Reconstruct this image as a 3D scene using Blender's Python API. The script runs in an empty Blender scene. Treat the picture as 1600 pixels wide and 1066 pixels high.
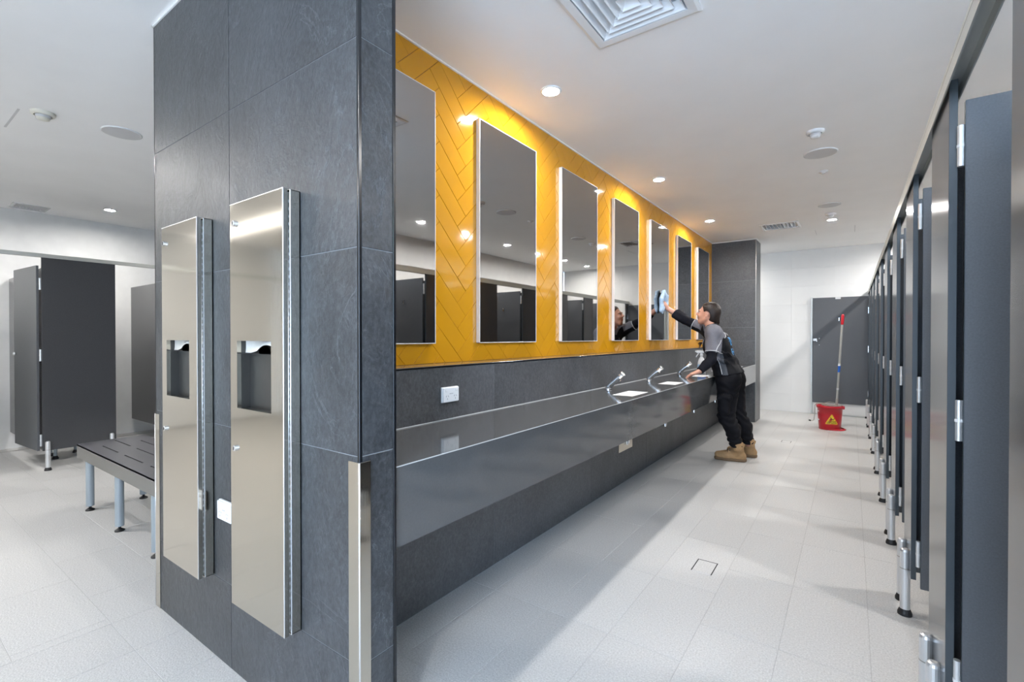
import bpy, bmesh, math, random
import numpy as np
from mathutils import Vector, Matrix
random.seed(7)
S = bpy.context.scene
COL = S.collection
PI = math.pi
H = 2.7

# ------------------------------------------------------------------ camera, world, exposure
cd = bpy.data.cameras.new('camera'); cam = bpy.data.objects.new('camera', cd); COL.objects.link(cam)
cd.sensor_width = 36.0; cd.lens = 744.13 * 36 / 1600
cd.clip_start = 0.02; cd.clip_end = 100
cam.location = (0, 0, 1.2554)
cam.rotation_euler = (math.radians(90 - 0.4634), 0, math.radians(35.4677))
S.camera = cam
S.view_settings.view_transform = 'Standard'; S.view_settings.look = 'None'
S.view_settings.exposure = 0.84; S.view_settings.gamma = 1.0; S.view_settings.use_curve_mapping = False
S.cycles.use_denoising = True
S.cycles.max_bounces = 10; S.cycles.diffuse_bounces = 6; S.cycles.glossy_bounces = 6
S.cycles.sample_clamp_indirect = 8.0
S.cycles.caustics_reflective = False; S.cycles.caustics_refractive = False
wd = bpy.data.worlds.new('daylight'); S.world = wd; wd.use_nodes = True
bg = wd.node_tree.nodes['Background']; bg.inputs[0].default_value = (0.58, 0.76, 1.0, 1); bg.inputs[1].default_value = 8.5
LAMP = 640.0          # radiance of a downlight diffuser
# daylight comes through the open doorway in the back wall (portal only guides the sampling of the sky)
pl = bpy.data.lights.new('doorway_portal', 'AREA'); pl.shape = 'RECTANGLE'; pl.size = 2.11; pl.size_y = 2.55
pl.cycles.is_portal = True
po = bpy.data.objects.new('doorway_portal', pl); COL.objects.link(po)
po.location = (0.605, -1.76, 1.275); po.rotation_euler = (math.radians(90), 0, 0)

# ------------------------------------------------------------------ helpers
def link(o, parent=None):
    COL.objects.link(o)
    if parent is not None: o.parent = parent
    return o
def setm(me, m):
    for x in (m if isinstance(m, (list, tuple)) else [m]): me.materials.append(x)
def tag(o, label=None, cat=None, group=None, kind=None):
    if label: o['label'] = label
    if cat: o['category'] = cat
    if group: o['group'] = group
    if kind: o['kind'] = kind
    return o
def bmobj(name, bm, m, parent=None, smooth=False, loc=None):
    bmesh.ops.recalc_face_normals(bm, faces=bm.faces)
    me = bpy.data.meshes.new(name); bm.to_mesh(me); bm.free(); setm(me, m)
    if smooth: me.shade_smooth()
    o = bpy.data.objects.new(name, me)
    if loc is not None: o.location = loc
    return link(o, parent)
def pyobj(name, v, f, m, parent=None, smooth=False, loc=None, recalc=True):
    me = bpy.data.meshes.new(name); me.from_pydata([tuple(map(float, p)) for p in v], [], [tuple(map(int, q)) for q in f])
    if recalc:
        bm = bmesh.new(); bm.from_mesh(me); bmesh.ops.recalc_face_normals(bm, faces=bm.faces); bm.to_mesh(me); bm.free()
    setm(me, m)
    if smooth: me.shade_smooth()
    o = bpy.data.objects.new(name, me)
    if loc is not None: o.location = loc
    return link(o, parent)
def empty(name, loc, label, cat, group=None, rz=0):
    o = bpy.data.objects.new(name, None); o.location = loc; o.rotation_euler = (0, 0, rz); o.empty_display_size = 0.05
    COL.objects.link(o); return tag(o, label, cat, group)
def abox(bm, lo, hi, bev=0.0, seg=1):
    r = bmesh.ops.create_cube(bm, size=1.0); vs = r['verts']
    c = [(a + b) / 2 for a, b in zip(lo, hi)]; s = [abs(b - a) for a, b in zip(lo, hi)]
    for v in vs: v.co = Vector((v.co.x * s[0] + c[0], v.co.y * s[1] + c[1], v.co.z * s[2] + c[2]))
    if bev > 0:
        es = list({e for v in vs for e in v.link_edges})
        bmesh.ops.bevel(bm, geom=es, offset=bev, segments=seg, profile=0.5, affect='EDGES')
    return bm
def box(name, lo, hi, m, parent=None, bev=0.0, seg=1, off=None):
    bm = bmesh.new()
    if off is not None:
        lo = [a - b for a, b in zip(lo, off)]; hi = [a - b for a, b in zip(hi, off)]
    abox(bm, lo, hi, bev, seg)
    return bmobj(name, bm, m, parent)
def tube(bm, pts, r, n=12, cap=True):
    pts = [Vector(p) for p in pts]; rs = r if isinstance(r, (list, tuple)) else [r] * len(pts)
    rings = []; up = None
    for i, p in enumerate(pts):
        d = (pts[min(i + 1, len(pts) - 1)] - pts[max(i - 1, 0)]).normalized()
        if up is None:
            up = Vector((0, 0, 1)) if abs(d.z) < 0.9 else Vector((1, 0, 0))
        a = d.cross(up).normalized(); b = a.cross(d).normalized(); up = b
        rings.append([bm.verts.new(p + (a * math.cos(2 * PI * k / n) + b * math.sin(2 * PI * k / n)) * rs[i]) for k in range(n)])
    for i in range(len(rings) - 1):
        for k in range(n):
            bm.faces.new((rings[i][k], rings[i][(k + 1) % n], rings[i + 1][(k + 1) % n], rings[i + 1][k]))
    if cap:
        bm.faces.new(rings[0][::-1]); bm.faces.new(rings[-1])
    return bm
def lathe(bm, prof, n=32, c=(0, 0, 0), sx=1.0, sy=1.0):
    rings = []
    for r, z in prof:
        if r < 1e-6: rings.append([bm.verts.new((c[0], c[1], c[2] + z))])
        else: rings.append([bm.verts.new((c[0] + sx * r * math.cos(2 * PI * k / n), c[1] + sy * r * math.sin(2 * PI * k / n), c[2] + z)) for k in range(n)])
    for a, b in zip(rings, rings[1:]):
        for k in range(n):
            k2 = (k + 1) % n
            if len(a) == 1: bm.faces.new((a[0], b[k], b[k2]))
            elif len(b) == 1: bm.faces.new((a[k], a[k2], b[0]))
            else: bm.faces.new((a[k], a[k2], b[k2], b[k]))
    return bm
def copy_tree(o, parent=None):
    c = o.copy(); COL.objects.link(c)
    if parent is not None: c.parent = parent
    for ch in list(o.children): copy_tree(ch, c)
    return c

# ------------------------------------------------------------------ materials
def s2l(c):
    return tuple((x / 12.92 if x <= 0.04045 else ((x + 0.055) / 1.055) ** 2.4) for x in (v / 255 for v in c))
def mat(name, col, rough=0.5, metal=0.0, spec=0.5, noise=0.0, nscale=8.0, bump=0.0, bscale=60.0, coat=0.0, stretch=(1, 1, 1), tile_var=0.0, rvar=0.0):
    m = bpy.data.materials.new(name); m.use_nodes = True; nt = m.node_tree; N = nt.nodes; L = nt.links
    p = N['Principled BSDF']
    p.inputs['Base Color'].default_value = (*col, 1); p.inputs['Roughness'].default_value = rough
    p.inputs['Metallic'].default_value = metal; p.inputs['Specular IOR Level'].default_value = spec
    p.inputs['Coat Weight'].default_value = coat; p.inputs['Coat Roughness'].default_value = 0.05
    vec = None
    if noise or bump or rvar:
        g = N.new('ShaderNodeNewGeometry'); mp = N.new('ShaderNodeMapping'); mp.inputs['Scale'].default_value = stretch
        L.new(g.outputs['Position'], mp.inputs['Vector']); vec = mp.outputs[0]
    src = None
    if noise:
        n = N.new('ShaderNodeTexNoise'); n.inputs['Scale'].default_value = nscale; n.inputs['Detail'].default_value = 4
        L.new(vec, n.inputs['Vector']); src = n.outputs['Fac']
        mr = N.new('ShaderNodeMapRange'); mr.inputs[1].default_value = 0.3; mr.inputs[2].default_value = 0.7
        mr.inputs[3].default_value = 1 - noise; mr.inputs[4].default_value = 1 + noise; L.new(src, mr.inputs[0]); src = mr.outputs[0]
    if tile_var:
        oi = N.new('ShaderNodeObjectInfo'); m2 = N.new('ShaderNodeMapRange'); L.new(oi.outputs['Random'], m2.inputs[0])
        m2.inputs[3].default_value = 1 - tile_var; m2.inputs[4].default_value = 1 + tile_var
        if src is not None:
            mu = N.new('ShaderNodeMath'); mu.operation = 'MULTIPLY'; L.new(src, mu.inputs[0]); L.new(m2.outputs[0], mu.inputs[1]); src = mu.outputs[0]
        else: src = m2.outputs[0]
    if src is not None:
        mx = N.new('ShaderNodeVectorMath'); mx.operation = 'SCALE'; mx.inputs[0].default_value = col; L.new(src, mx.inputs['Scale'])
        L.new(mx.outputs[0], p.inputs['Base Color'])
    if bump:
        n2 = N.new('ShaderNodeTexNoise'); n2.inputs['Scale'].default_value = bscale; n2.inputs['Detail'].default_value = 3
        L.new(vec, n2.inputs['Vector'])
        b = N.new('ShaderNodeBump'); b.inputs['Strength'].default_value = bump; b.inputs['Distance'].default_value = 0.004
        L.new(n2.outputs['Fac'], b.inputs['Height']); L.new(b.outputs[0], p.inputs['Normal'])
    return m
def emit(name, col, s):
    m = bpy.data.materials.new(name); m.use_nodes = True; N = m.node_tree.nodes; N.clear()
    e = N.new('ShaderNodeEmission'); e.inputs[0].default_value = (*col, 1); e.inputs[1].default_value = s
    o = N.new('ShaderNodeOutputMaterial'); m.node_tree.links.new(e.outputs[0], o.inputs[0]); return m
def slate(name, base, hi, rough=0.33, bumps=0.6, vein=0.55):
    m = bpy.data.materials.new(name); m.use_nodes = True; nt = m.node_tree; N = nt.nodes; L = nt.links; p = N['Principled BSDF']
    g = N.new('ShaderNodeNewGeometry'); oi = N.new('ShaderNodeObjectInfo')
    sc = N.new('ShaderNodeVectorMath'); sc.operation = 'SCALE'; sc.inputs[0].default_value = (31, 17, 43); L.new(oi.outputs['Random'], sc.inputs['Scale'])
    ad = N.new('ShaderNodeVectorMath'); L.new(g.outputs['Position'], ad.inputs[0]); L.new(sc.outputs[0], ad.inputs[1])
    mp = N.new('ShaderNodeMapping'); mp.inputs['Rotation'].default_value = (0.3, 0.45, 0.2); mp.inputs['Scale'].default_value = (1.0, 1.0, 0.72); L.new(ad.outputs[0], mp.inputs[0])
    def noise(sc_, det, ro, dis):
        n = N.new('ShaderNodeTexNoise'); n.inputs['Scale'].default_value = sc_; n.inputs['Detail'].default_value = det; n.inputs['Roughness'].default_value = ro; n.inputs['Distortion'].default_value = dis
        L.new(mp.outputs[0], n.inputs['Vector']); return n.outputs['Fac']
    def rng(src, a, b, c, d):
        r = N.new('ShaderNodeMapRange'); r.inputs[1].default_value = a; r.inputs[2].default_value = b; r.inputs[3].default_value = c; r.inputs[4].default_value = d; L.new(src, r.inputs[0]); return r.outputs[0]
    def mth(op, a, b):
        q = N.new('ShaderNodeMath'); q.operation = op
        for k, v in enumerate((a, b)):
            if isinstance(v, (int, float)): q.inputs[k].default_value = v
            else: L.new(v, q.inputs[k])
        return q.outputs[0]
    big = noise(1.6, 6, .6, .6); fine = noise(75, 8, .72, .4); mid = noise(9, 8, .7, .9)
    v1 = mth('ABSOLUTE', mth('SUBTRACT', noise(1.9, 7, .62, 1.1), .5), 0); v2 = mth('ABSOLUTE', mth('SUBTRACT', noise(4.5, 7, .66, 1.3), .53), 0)
    vs = mth('ADD', rng(v1, 0, .0065, vein, 0), rng(v2, 0, .006, vein * .55, 0))
    vs = mth('MULTIPLY', vs, rng(mid, .40, .58, .1, 1.25))                      # veins break up
    fac = mth('ADD', mth('ADD', mth('MULTIPLY', rng(big, .35, .68, 0, 1), .38), rng(fine, .42, .68, 0, .58)), mth('ADD', rng(mid, .4, .75, 0, .22), vs))
    mx = N.new('ShaderNodeMix'); mx.data_type = 'RGBA'; mx.inputs['A'].default_value = (*base, 1); mx.inputs['B'].default_value = (*hi, 1); mx.clamp_factor = False
    L.new(fac, mx.inputs['Factor']); L.new(mx.outputs['Result'], p.inputs['Base Color'])
    p.inputs['Roughness'].default_value = rough; p.inputs['Specular IOR Level'].default_value = 0.65
    h = mth('ADD', mth('MULTIPLY', mid, 1.6), mth('ADD', mth('MULTIPLY', fine, .55), mth('MULTIPLY', vs, .5)))
    b = N.new('ShaderNodeBump'); b.inputs['Strength'].default_value = bumps; b.inputs['Distance'].default_value = 0.0042; L.new(h, b.inputs['Height']); L.new(b.outputs[0], p.inputs['Normal'])
    return m
def brushed(name, col, rough=0.25, scale=(300, 300, 4)):
    m = mat(name, col, rough, 1.0, bump=0.012, bscale=1.0, stretch=scale)
    return m

M = {}
M['ceil'] = mat('ceiling_paint', (0.92, 0.92, 0.92), 0.9, noise=0.015, nscale=3)
M['bead'] = mat('white_bead', (0.88, 0.88, 0.88), 0.6, noise=0.01)
M['white_tile'] = mat('white_wall_tile', (0.87, 0.87, 0.855), 0.28, noise=0.02, nscale=3, tile_var=0.015)
M['white_grout'] = mat('white_grout', (0.84, 0.84, 0.83), 0.9, noise=0.03)
M['floor_tile'] = mat('floor_tile_stone', (0.53, 0.525, 0.515), 0.42, noise=0.17, nscale=150, bump=0.45, bscale=170, tile_var=0.025)
M['floor_grout'] = mat('floor_grout', (0.46, 0.455, 0.445), 0.95, noise=0.08, nscale=40)
M['slate'] = slate('slate_tile', (0.014, 0.0155, 0.018), (0.076, 0.083, 0.092))
M['slate_dark'] = slate('slate_tile_niche', (0.046, 0.048, 0.050), (0.135, 0.138, 0.146), 0.38, 0.3, .25)
M['slate_grout'] = mat('slate_grout', (0.30, 0.32, 0.34), 0.9, noise=0.08, nscale=40)
M['black_trim'] = mat('black_edge_trim', (0.006, 0.007, 0.009), 0.22, noise=0.05)
M['yellow'] = mat('yellow_glazed_tile', (0.62, 0.290, 0.011), 0.07, spec=0.6, noise=0.03, nscale=6, bump=0.06, bscale=9, tile_var=0.03)
M['yellow_grout'] = mat('dark_yellow_grout', (0.17, 0.085, 0.01), 0.6, noise=0.1, nscale=30)
M['stone'] = mat('dark_polished_stone', (0.080, 0.083, 0.086), 0.08, spec=0.95, noise=0.05, nscale=160)
M['steel'] = brushed('brushed_steel', (0.54, 0.505, 0.44), 0.085)
M['steel_dark'] = brushed('recess_steel', (0.40, 0.39, 0.37), 0.3)
M['recess'] = mat('shaded_recess_steel', (0.075, 0.072, 0.066), 0.40, 0.6, noise=0.04, nscale=30)  # shade inside the towel slot put into a darker steel colour
M['steel_edge'] = mat('bright_steel_edge', (0.85, 0.85, 0.85), 0.25, 0.9, noise=0.02)
M['chrome'] = mat('chrome', (0.82, 0.83, 0.85), 0.08, 1.0, noise=0.01)
M['mirror'] = mat('polished_steel_mirror', (0.43, 0.43, 0.425), 0.02, 1.0, bump=0.012, bscale=2.0)
M['alu'] = mat('anodised_aluminium', (0.56, 0.57, 0.54), 0.38, 0.7, noise=0.02)
M['alu_leg'] = mat('satin_aluminium_leg', (0.72, 0.73, 0.74), 0.34, 0.7, noise=0.02)
M['laminate'] = mat('charcoal_laminate', (0.055, 0.057, 0.062), 0.16, spec=0.6, noise=0.10, nscale=220)
M['laminate_door'] = mat('charcoal_door_laminate', (0.090, 0.096, 0.106), 0.40, spec=0.5, noise=0.10, nscale=220)
M['laminate_edge'] = mat('laminate_edge', (0.040, 0.050, 0.058), 0.30, noise=0.05)
M['rubber'] = mat('black_rubber', (0.012, 0.012, 0.013), 0.5, noise=0.05)
M['white_plastic'] = mat('white_plastic', (0.80, 0.81, 0.82), 0.25, noise=0.01)
M['grey_plastic'] = mat('grey_plastic', (0.62, 0.62, 0.63), 0.5, noise=0.02)
M['cream_plastic'] = mat('cream_plastic', (0.72, 0.70, 0.62), 0.4, noise=0.01)
M['dark'] = mat('dark_void', (0.01, 0.01, 0.011), 0.8, noise=0.05)
M['red'] = mat('red_plastic', (0.50, 0.008, 0.02), 0.28, noise=0.03)
M['yellow_sign'] = mat('yellow_sticker', (0.85, 0.60, 0.03), 0.5, noise=0.02)
M['orange_sign'] = mat('orange_sticker_border', (0.75, 0.24, 0.02), 0.5, noise=0.02)
M['ink'] = mat('black_ink', (0.02, 0.018, 0.01), 0.6, noise=0.02)
M['grey_ink'] = mat('grey_ink', (0.32, 0.33, 0.36), 0.6, noise=0.02)
M['blue_label'] = mat('blue_label', (0.02, 0.13, 0.55), 0.4, noise=0.03)
M['bench'] = mat('bench_grey_coated', (0.085, 0.085, 0.095), 0.33, spec=0.5, noise=0.05, nscale=200)
M['bench_apron'] = mat('bench_apron_grey', (0.16, 0.155, 0.145), 0.45, noise=0.05, nscale=200)
M['leg_blue'] = mat('blue_grey_leg', (0.34, 0.39, 0.43), 0.35, 0.2, noise=0.02)
M['tissue'] = mat('paper_towel', (0.70, 0.68, 0.63), 0.9, noise=0.05, nscale=40)
M['lamp'] = emit('lamp_diffuser', (1.0, 0.972, 0.94), LAMP)
M['linear'] = emit('linear_lamp', (1.0, 0.97, 0.93), 3.5); M['uplight_fill'] = emit('added_uplight_glow', (1.0, 0.975, 0.94), 7.0)

# ------------------------------------------------------------------ tile pieces
def plane_map(o, u, v):
    o, u, v = Vector(o), Vector(u), Vector(v); n = u.cross(v).normalized()
    return lambda a, b, c: o + u * a + v * b + n * c
def clip_poly(poly, x0, x1, y0, y1):
    def cut(P, f, inter):
        out = []
        for i in range(len(P)):
            a, b = P[i - 1], P[i]; fa, fb = f(a), f(b)
            if (fa >= 0) != (fb >= 0):
                t = fa / (fa - fb); out.append((a[0] + t * (b[0] - a[0]), a[1] + t * (b[1] - a[1])))
            if fb >= 0: out.append(b)
        return out
    for f in (lambda p: p[0] - x0, lambda p: x1 - p[0], lambda p: p[1] - y0, lambda p: y1 - p[1]):
        if not poly: break
        poly = cut(poly, f, None)
    r = []
    for p in poly:
        if not r or math.hypot(p[0] - r[-1][0], p[1] - r[-1][1]) > 1e-4: r.append(p)
    if len(r) > 1 and math.hypot(r[0][0] - r[-1][0], r[0][1] - r[-1][1]) < 1e-4: r.pop()
    return r if len(r) >= 3 else []
def area(P): return 0.5 * sum(P[i - 1][0] * P[i][1] - P[i][0] * P[i - 1][1] for i in range(len(P)))
def inset(P, d):
    n = len(P); out = []
    for i in range(n):
        a, b, c = P[i - 1], P[i], P[(i + 1) % n]
        e1 = Vector((b[0] - a[0], b[1] - a[1])).normalized(); e2 = Vector((c[0] - b[0], c[1] - b[1])).normalized()
        n1 = Vector((-e1.y, e1.x)); n2 = Vector((-e2.y, e2.x))
        k = n1 + n2; den = max(0.25, 1 + n1.dot(n2)); q = Vector(b) + k * (d / den)
        out.append((q.x, q.y))
    return out
def prism(P, th, bev, tilt=None):
    """2D polygon (ccw) -> verts, faces: sides and a bevelled top, open back."""
    n = len(P); I = inset(P, bev)
    cx = sum(p[0] for p in P) / n; cy = sum(p[1] for p in P) / n
    tz = (lambda p: th + (tilt[0] * (p[0] - cx) + tilt[1] * (p[1] - cy))) if tilt else (lambda p: th)
    v = [(p[0], p[1], 0) for p in P] + [(p[0], p[1], tz(p) - bev * 0.6) for p in P] + [(p[0], p[1], tz(p)) for p in I]
    f = []
    for i in range(n):
        j = (i + 1) % n
        f.append((i, j, n + j, n + i)); f.append((n + i, n + j, 2 * n + j, 2 * n + i))
    f.append(tuple(range(2 * n, 3 * n)))
    return v, f
TILE_MESH = {}
def add_tile(name, P, mp, th, bev, m, parent, tilt=None):
    """One tile: its own object; equal shapes share mesh data."""
    if area(P) < 0: P = P[::-1]
    c = (min(p[0] for p in P), min(p[1] for p in P))
    Q = [(p[0] - c[0], p[1] - c[1]) for p in P]
    o0 = mp(0, 0, 0); ax = [mp(1, 0, 0) - o0, mp(0, 1, 0) - o0, mp(0, 0, 1) - o0]
    key = (m.name, th, tuple(tuple(round(x, 4) for x in a) for a in ax), tuple((round(a, 4), round(b, 4)) for a, b in Q), None if tilt is None else tuple(round(t, 4) for t in tilt))
    me = TILE_MESH.get(key)
    if me is None:
        v, f = prism(Q, th, bev, tilt)
        me = bpy.data.meshes.new(name); me.from_pydata([tuple(ax[0] * a + ax[1] * b + ax[2] * z) for a, b, z in v], [], f); me.materials.append(m); TILE_MESH[key] = me
    o = bpy.data.objects.new(name, me); o.location = mp(c[0], c[1], 0)
    return link(o, parent)
def tiles_joined(name, polys, mp, th, bev, m, parent):
    V, F = [], []
    for P in polys:
        if area(P) < 0: P = P[::-1]
        v, f = prism(P, th, bev); k = len(V)
        V += [tuple(mp(*q)) for q in v]; F += [tuple(i + k for i in g) for g in f]
    if V:
        o = pyobj(name, V, F, m, parent, recalc=False); o['kind'] = 'stuff'
        return o
def rect(x0, y0, x1, y1, g=0.001): return [(x0 + g, y0 + g), (x1 - g, y0 + g), (x1 - g, y1 - g), (x0 + g, y1 - g)]
def cuts(lo, hi, p, ph):
    r = [lo]; k = math.ceil((lo - ph) / p + 1e-6)
    while ph + k * p < hi - 1e-6: r.append(ph + k * p); k += 1
    return r + [hi]
def tile_grid(xs, ys, mp, th, bev, m, parent, name, joint=0.0015, holes=()):
    for a, b in zip(xs, xs[1:]):
        for c, d in zip(ys, ys[1:]):
            if b - a > 0.02 and d - c > 0.02: add_tile(name, rect(a, c, b, d, joint), mp, th, bev, m, parent)

XR, XL, YF, YB = 1.72, -7.7, 9.25, -2.6       # room shell
XW, XN, YP = -1.7547, -1.130, 0.843            # yellow wall, pier face, pier end
XI = -2.640                                    # far side of the island
XS, ZL = -1.5967, 1.1191                       # splashback face, ledge height
YE, YE2 = 7.7725, 8.17                         # far pier

# ---- floor
floor = box('floor', (XL - .1, YB - .1, -0.12), (XR + .1, YF + .1, -0.0014), M['floor_grout']); tag(floor, kind='structure')
fm = plane_map((0, 0, -0.004), (1, 0, 0), (0, 1, 0))
def in_view(x, y):
    a = math.radians(35.4677); R = x * math.cos(a) + y * math.sin(a); F = -x * math.sin(a) + y * math.cos(a)
    return F > 0.5 and abs(R / F) < 1.16 and 744 * 1.2554 / F < 620
ft = []
xs = [XL] + [(-0.533 + 0.3 * k) for k in range(-23, 8)] + [XR]
for a, b in zip(xs, xs[1:]):
    if a < -2.64:                                # changing side: tiles laid the other way
        continue
    ys = cuts(YB, YF, 0.6, 2.17 if a > -0.55 else 1.87)
    for c, d in zip(ys, ys[1:]): ft.append((a, c, b, d))
ys = cuts(YB, YF, 0.305, 0.98)
for i, (c, d) in enumerate(zip(ys, ys[1:])):
    xx = cuts(XL, min(x for x in xs if x > -2.64), 0.6, -3.29 + (0.3 if i % 2 else 0))
    for a, b in zip(xx, xx[1:]): ft.append((a, c, b, d))
def fkey(t):
    x, y = (t[0] + t[2]) / 2, (t[1] + t[3]) / 2
    hid = (-2.6 < x < -1.6 and y > 0.95) or x > 0.9
    v = any(in_view(p, q) for p in (t[0], t[2]) for q in (t[1], t[3])) and not hid
    return (0 if v else 1, math.hypot(x, y))
ft.sort(key=fkey)
WASTE = (-0.70, 2.64, -0.594, 2.80)
for t in ft[:295]: add_tile('floor_tile', rect(*t, 0.0012), fm, 0.004, 0.0008, M['floor_tile'], floor)
tiles_joined('floor_tile_field', [rect(*t, 0.0012) for t in ft[295:]], fm, 0.004, 0.0008, M['floor_tile'], floor)

# ---- ceiling with openings for the air diffuser and the two vents
DIFF = (-1.02, 1.745, -0.555, 2.19); VENT1 = (-0.945, 6.90, -0.565, 7.24); VENT2 = (-7.55, 1.085, -7.30, 1.33)
bm = bmesh.new()
holes = [DIFF, VENT1, VENT2]
cx = sorted({XL - .1, XR + .1} | {h[0] for h in holes} | {h[2] for h in holes}); cy = sorted({YB - .1, YF + .1} | {h[1] for h in holes} | {h[3] for h in holes})
for a, b in zip(cx, cx[1:]):
    for c, d in zip(cy, cy[1:]):
        if any(h[0] - 1e-6 <= a and b <= h[2] + 1e-6 and h[1] - 1e-6 <= c and d <= h[3] + 1e-6 for h in holes): continue
        bm.faces.new([bm.verts.new((x, y, H)) for x, y in ((a, c), (a, d), (b, d), (b, c))])
bmesh.ops.remove_doubles(bm, verts=bm.verts, dist=1e-5)
r = bmesh.ops.extrude_face_region(bm, geom=list(bm.faces))
bmesh.ops.translate(bm, vec=(0, 0, 0.18), verts=[g for g in r['geom'] if isinstance(g, bmesh.types.BMVert)])
bm.faces.new([bm.verts.new((x, y, H + .19)) for x, y in ((XL, YB), (XR, YB), (XR, YF), (XL, YF))])
ceil = bmobj('ceiling', bm, M['ceil']); tag(ceil, kind='structure')

# ---- outer walls (white tiles 600 x 300)
def white_wall(name, lo, hi, mp, us, vs):
    w = box(name, lo, hi, M['white_grout']); tag(w, kind='structure')
    tile_grid(us, vs, mp, 0.006, 0.0006, M['white_tile'], w, 'wall_tile', 0.0010)
    return w
zc = cuts(0, H, 0.3, 0.0)
white_wall('wall_far', (XL, YF + .006, 0), (XR, YF + .15, H), plane_map((0, YF + .006, 0), (1, 0, 0), (0, 0, 1)), cuts(-1.9, XR, 0.6, -0.822), zc)
white_wall('wall_right', (XR + .006, YB, 0), (XR + .15, YF, H), plane_map((XR + .006, 0, 0), (0, 1, 0), (0, 0, 1)), cuts(0.0, YF, 0.6, 0.35), [0] + [0.3 * k for k in (2, 4, 6, 7, 8)] + [H])
white_wall('wall_left', (XL - .15, YB, 0), (XL - .006, YF, H), plane_map((XL - .006, 4.2, 0), (0, -1, 0), (0, 0, 1)), cuts(0, 4.4, 0.6, 0.44), zc)
DW = (-0.45, 1.66, 2.55); YB2 = -1.75
bm = bmesh.new()
abox(bm, (XL, YB - .15, 0), (-1.5, YB, H)); abox(bm, (-1.5, YB - .15, 0), (-1.38, YB2, H)); abox(bm, (-1.38, YB2 - .12, 0), (DW[0], YB2, H)); abox(bm, (DW[1], YB2 - .12, 0), (XR, YB2, H)); abox(bm, (DW[0], YB2 - .12, DW[2]), (DW[1], YB2, H))
tag(bmobj('wall_back', bm, M['white_tile']), kind='structure')
bm = bmesh.new()
for lo, hi in (((DW[0] - .06, YB2, 0), (DW[0], YB2 + .02, DW[2] + .06)), ((DW[0], YB2, DW[2]), (DW[1], YB2 + .02, DW[2] + .06))): abox(bm, lo, hi, 0.002)
tag(bmobj('door_2_frame', bm, M['white_plastic']), kind='structure')

# ---- the island between the two sides: pier end, vanity wall, far pier
isl = box('wall_island', (XI + .002, YP + .002, 0), (XW - .012, YE + .2, H), M['slate_grout']); tag(isl, kind='structure')
zt = [0, 0.318, 0.916, 1.511, 2.103, H]
m_end = plane_map((0, YP + .011, 0), (1, 0, 0), (0, 0, 1))
pier = box('wall_pier', (XW - .012, YP + .002, 0), (XN - .002, 0.972, H), M['slate_grout']); tag(pier, kind='structure')
for a, b, par in ((XI + .004, -1.902, isl), (-1.902, XN - .008, pier)):
    for i, (c, d) in enumerate(zip(zt, zt[1:])):
        add_tile('slate_tile', rect(a, c, b, d, 0.0011), m_end, 0.011, 0.0012, M['slate'], par)
m_nar = plane_map((XN - .011, 0, 0), (0, 1, 0), (0, 0, 1))
for c, d in zip(zt, zt[1:]): add_tile('slate_tile', rect(YP + .010, c, 0.966, d, 0.0011), m_nar, 0.011, 0.0012, M['slate'], pier)
m_lft = plane_map((XI + .011, 0, 0), (0, -1, 0), (0, 0, 1))
for a, b in zip(cuts(-YE - .2, -YP - .01, 1.2, -YP), cuts(-YE - .2, -YP - .01, 1.2, -YP)[1:]):
    for c, d in zip(zt, zt[1:]): add_tile('slate_tile', rect(a, c, b, d, 0.0011), m_lft, 0.011, 0.0012, M['slate'], isl)
# far pier
fp = box('wall_far_pier', (XI + .02, YE + .002, 0), (XN - .013, YE2 - .002, H), M['slate_grout']); tag(fp, kind='structure')
m_fp = plane_map((0, YE + .011, 0), (1, 0, 0), (0, 0, 1)); m_fs = plane_map((XN - .022, 0, 0), (0, 1, 0), (0, 0, 1))
for a, b in ((XW, XN - .018),):
    for c, d in zip([0, .6, 1.2, 1.40, 2.097, H], [.6, 1.2, 1.40, 2.097, H]): add_tile('slate_tile', rect(a, c, b, d, 0.0011), m_fp, 0.011, 0.0012, M['slate_dark'], fp)
for c, d in zip([0, .318, .916, 1.511, 2.103, H], [.318, .916, 1.511, 2.103, H]): add_tile('slate_tile', rect(YE + .004, c, YE2 - .004, d, 0.0011), m_fs, 0.011, 0.0012, M['slate_dark'], fp)

# vanity wall: yellow herringbone above, slate splashback below
vw = box('wall_vanity', (XW - .011, 0.972, ZL - .05), (XW - .0085, YE, H), M['yellow_grout']); tag(vw, kind='structure')
m_y = plane_map((XW - .0085, 0, 0), (0, 1, 0), (0, 0, 1))
W_, L_ = 0.0985, 0.2955; q2 = math.sqrt(0.5); g_ = 0.0009
MIR = [(1.156, 1.756), (2.109, 2.709), (3.056, 3.656), (4.006, 4.606), (4.965, 5.565), (5.920, 6.520), (6.873, 7.473)]
MZ = (1.222, 2.503)
yt = []
for k in range(-6, 22):
    for m_ in range(-4, 18):
        for kind in (0, 1):
            if kind == 0: x0, y0, w, h = k * W_ + m_ * L_, k * W_ - m_ * L_, L_, W_
            else: x0, y0, w, h = k * W_ + m_ * L_, (k + 1) * W_ - m_ * L_, W_, L_
            P = [((x - y) * q2 + 2.019, (x + y) * q2 + 1.372) for x, y in ((x0 + g_, y0 + g_), (x0 + w - g_, y0 + g_), (x0 + w - g_, y0 + h - g_), (x0 + g_, y0 + h - g_))]
            P = clip_poly(P, 0.985, YE - 0.002, ZL + 0.001, H - 0.006)
            if not P or abs(area(P)) < 3e-5: continue
            cxm = sum(p[0] for p in P) / len(P)
            hidden = any(all(a + .01 < p[0] < b - .02 and MZ[0] + .01 < p[1] < MZ[1] - .01 for p in P) for a, b in MIR) or all(p[0] < 1.45 for p in P)
            yt.append((hidden, cxm, P))
yt.sort(key=lambda t: (t[0], t[1]))
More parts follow.
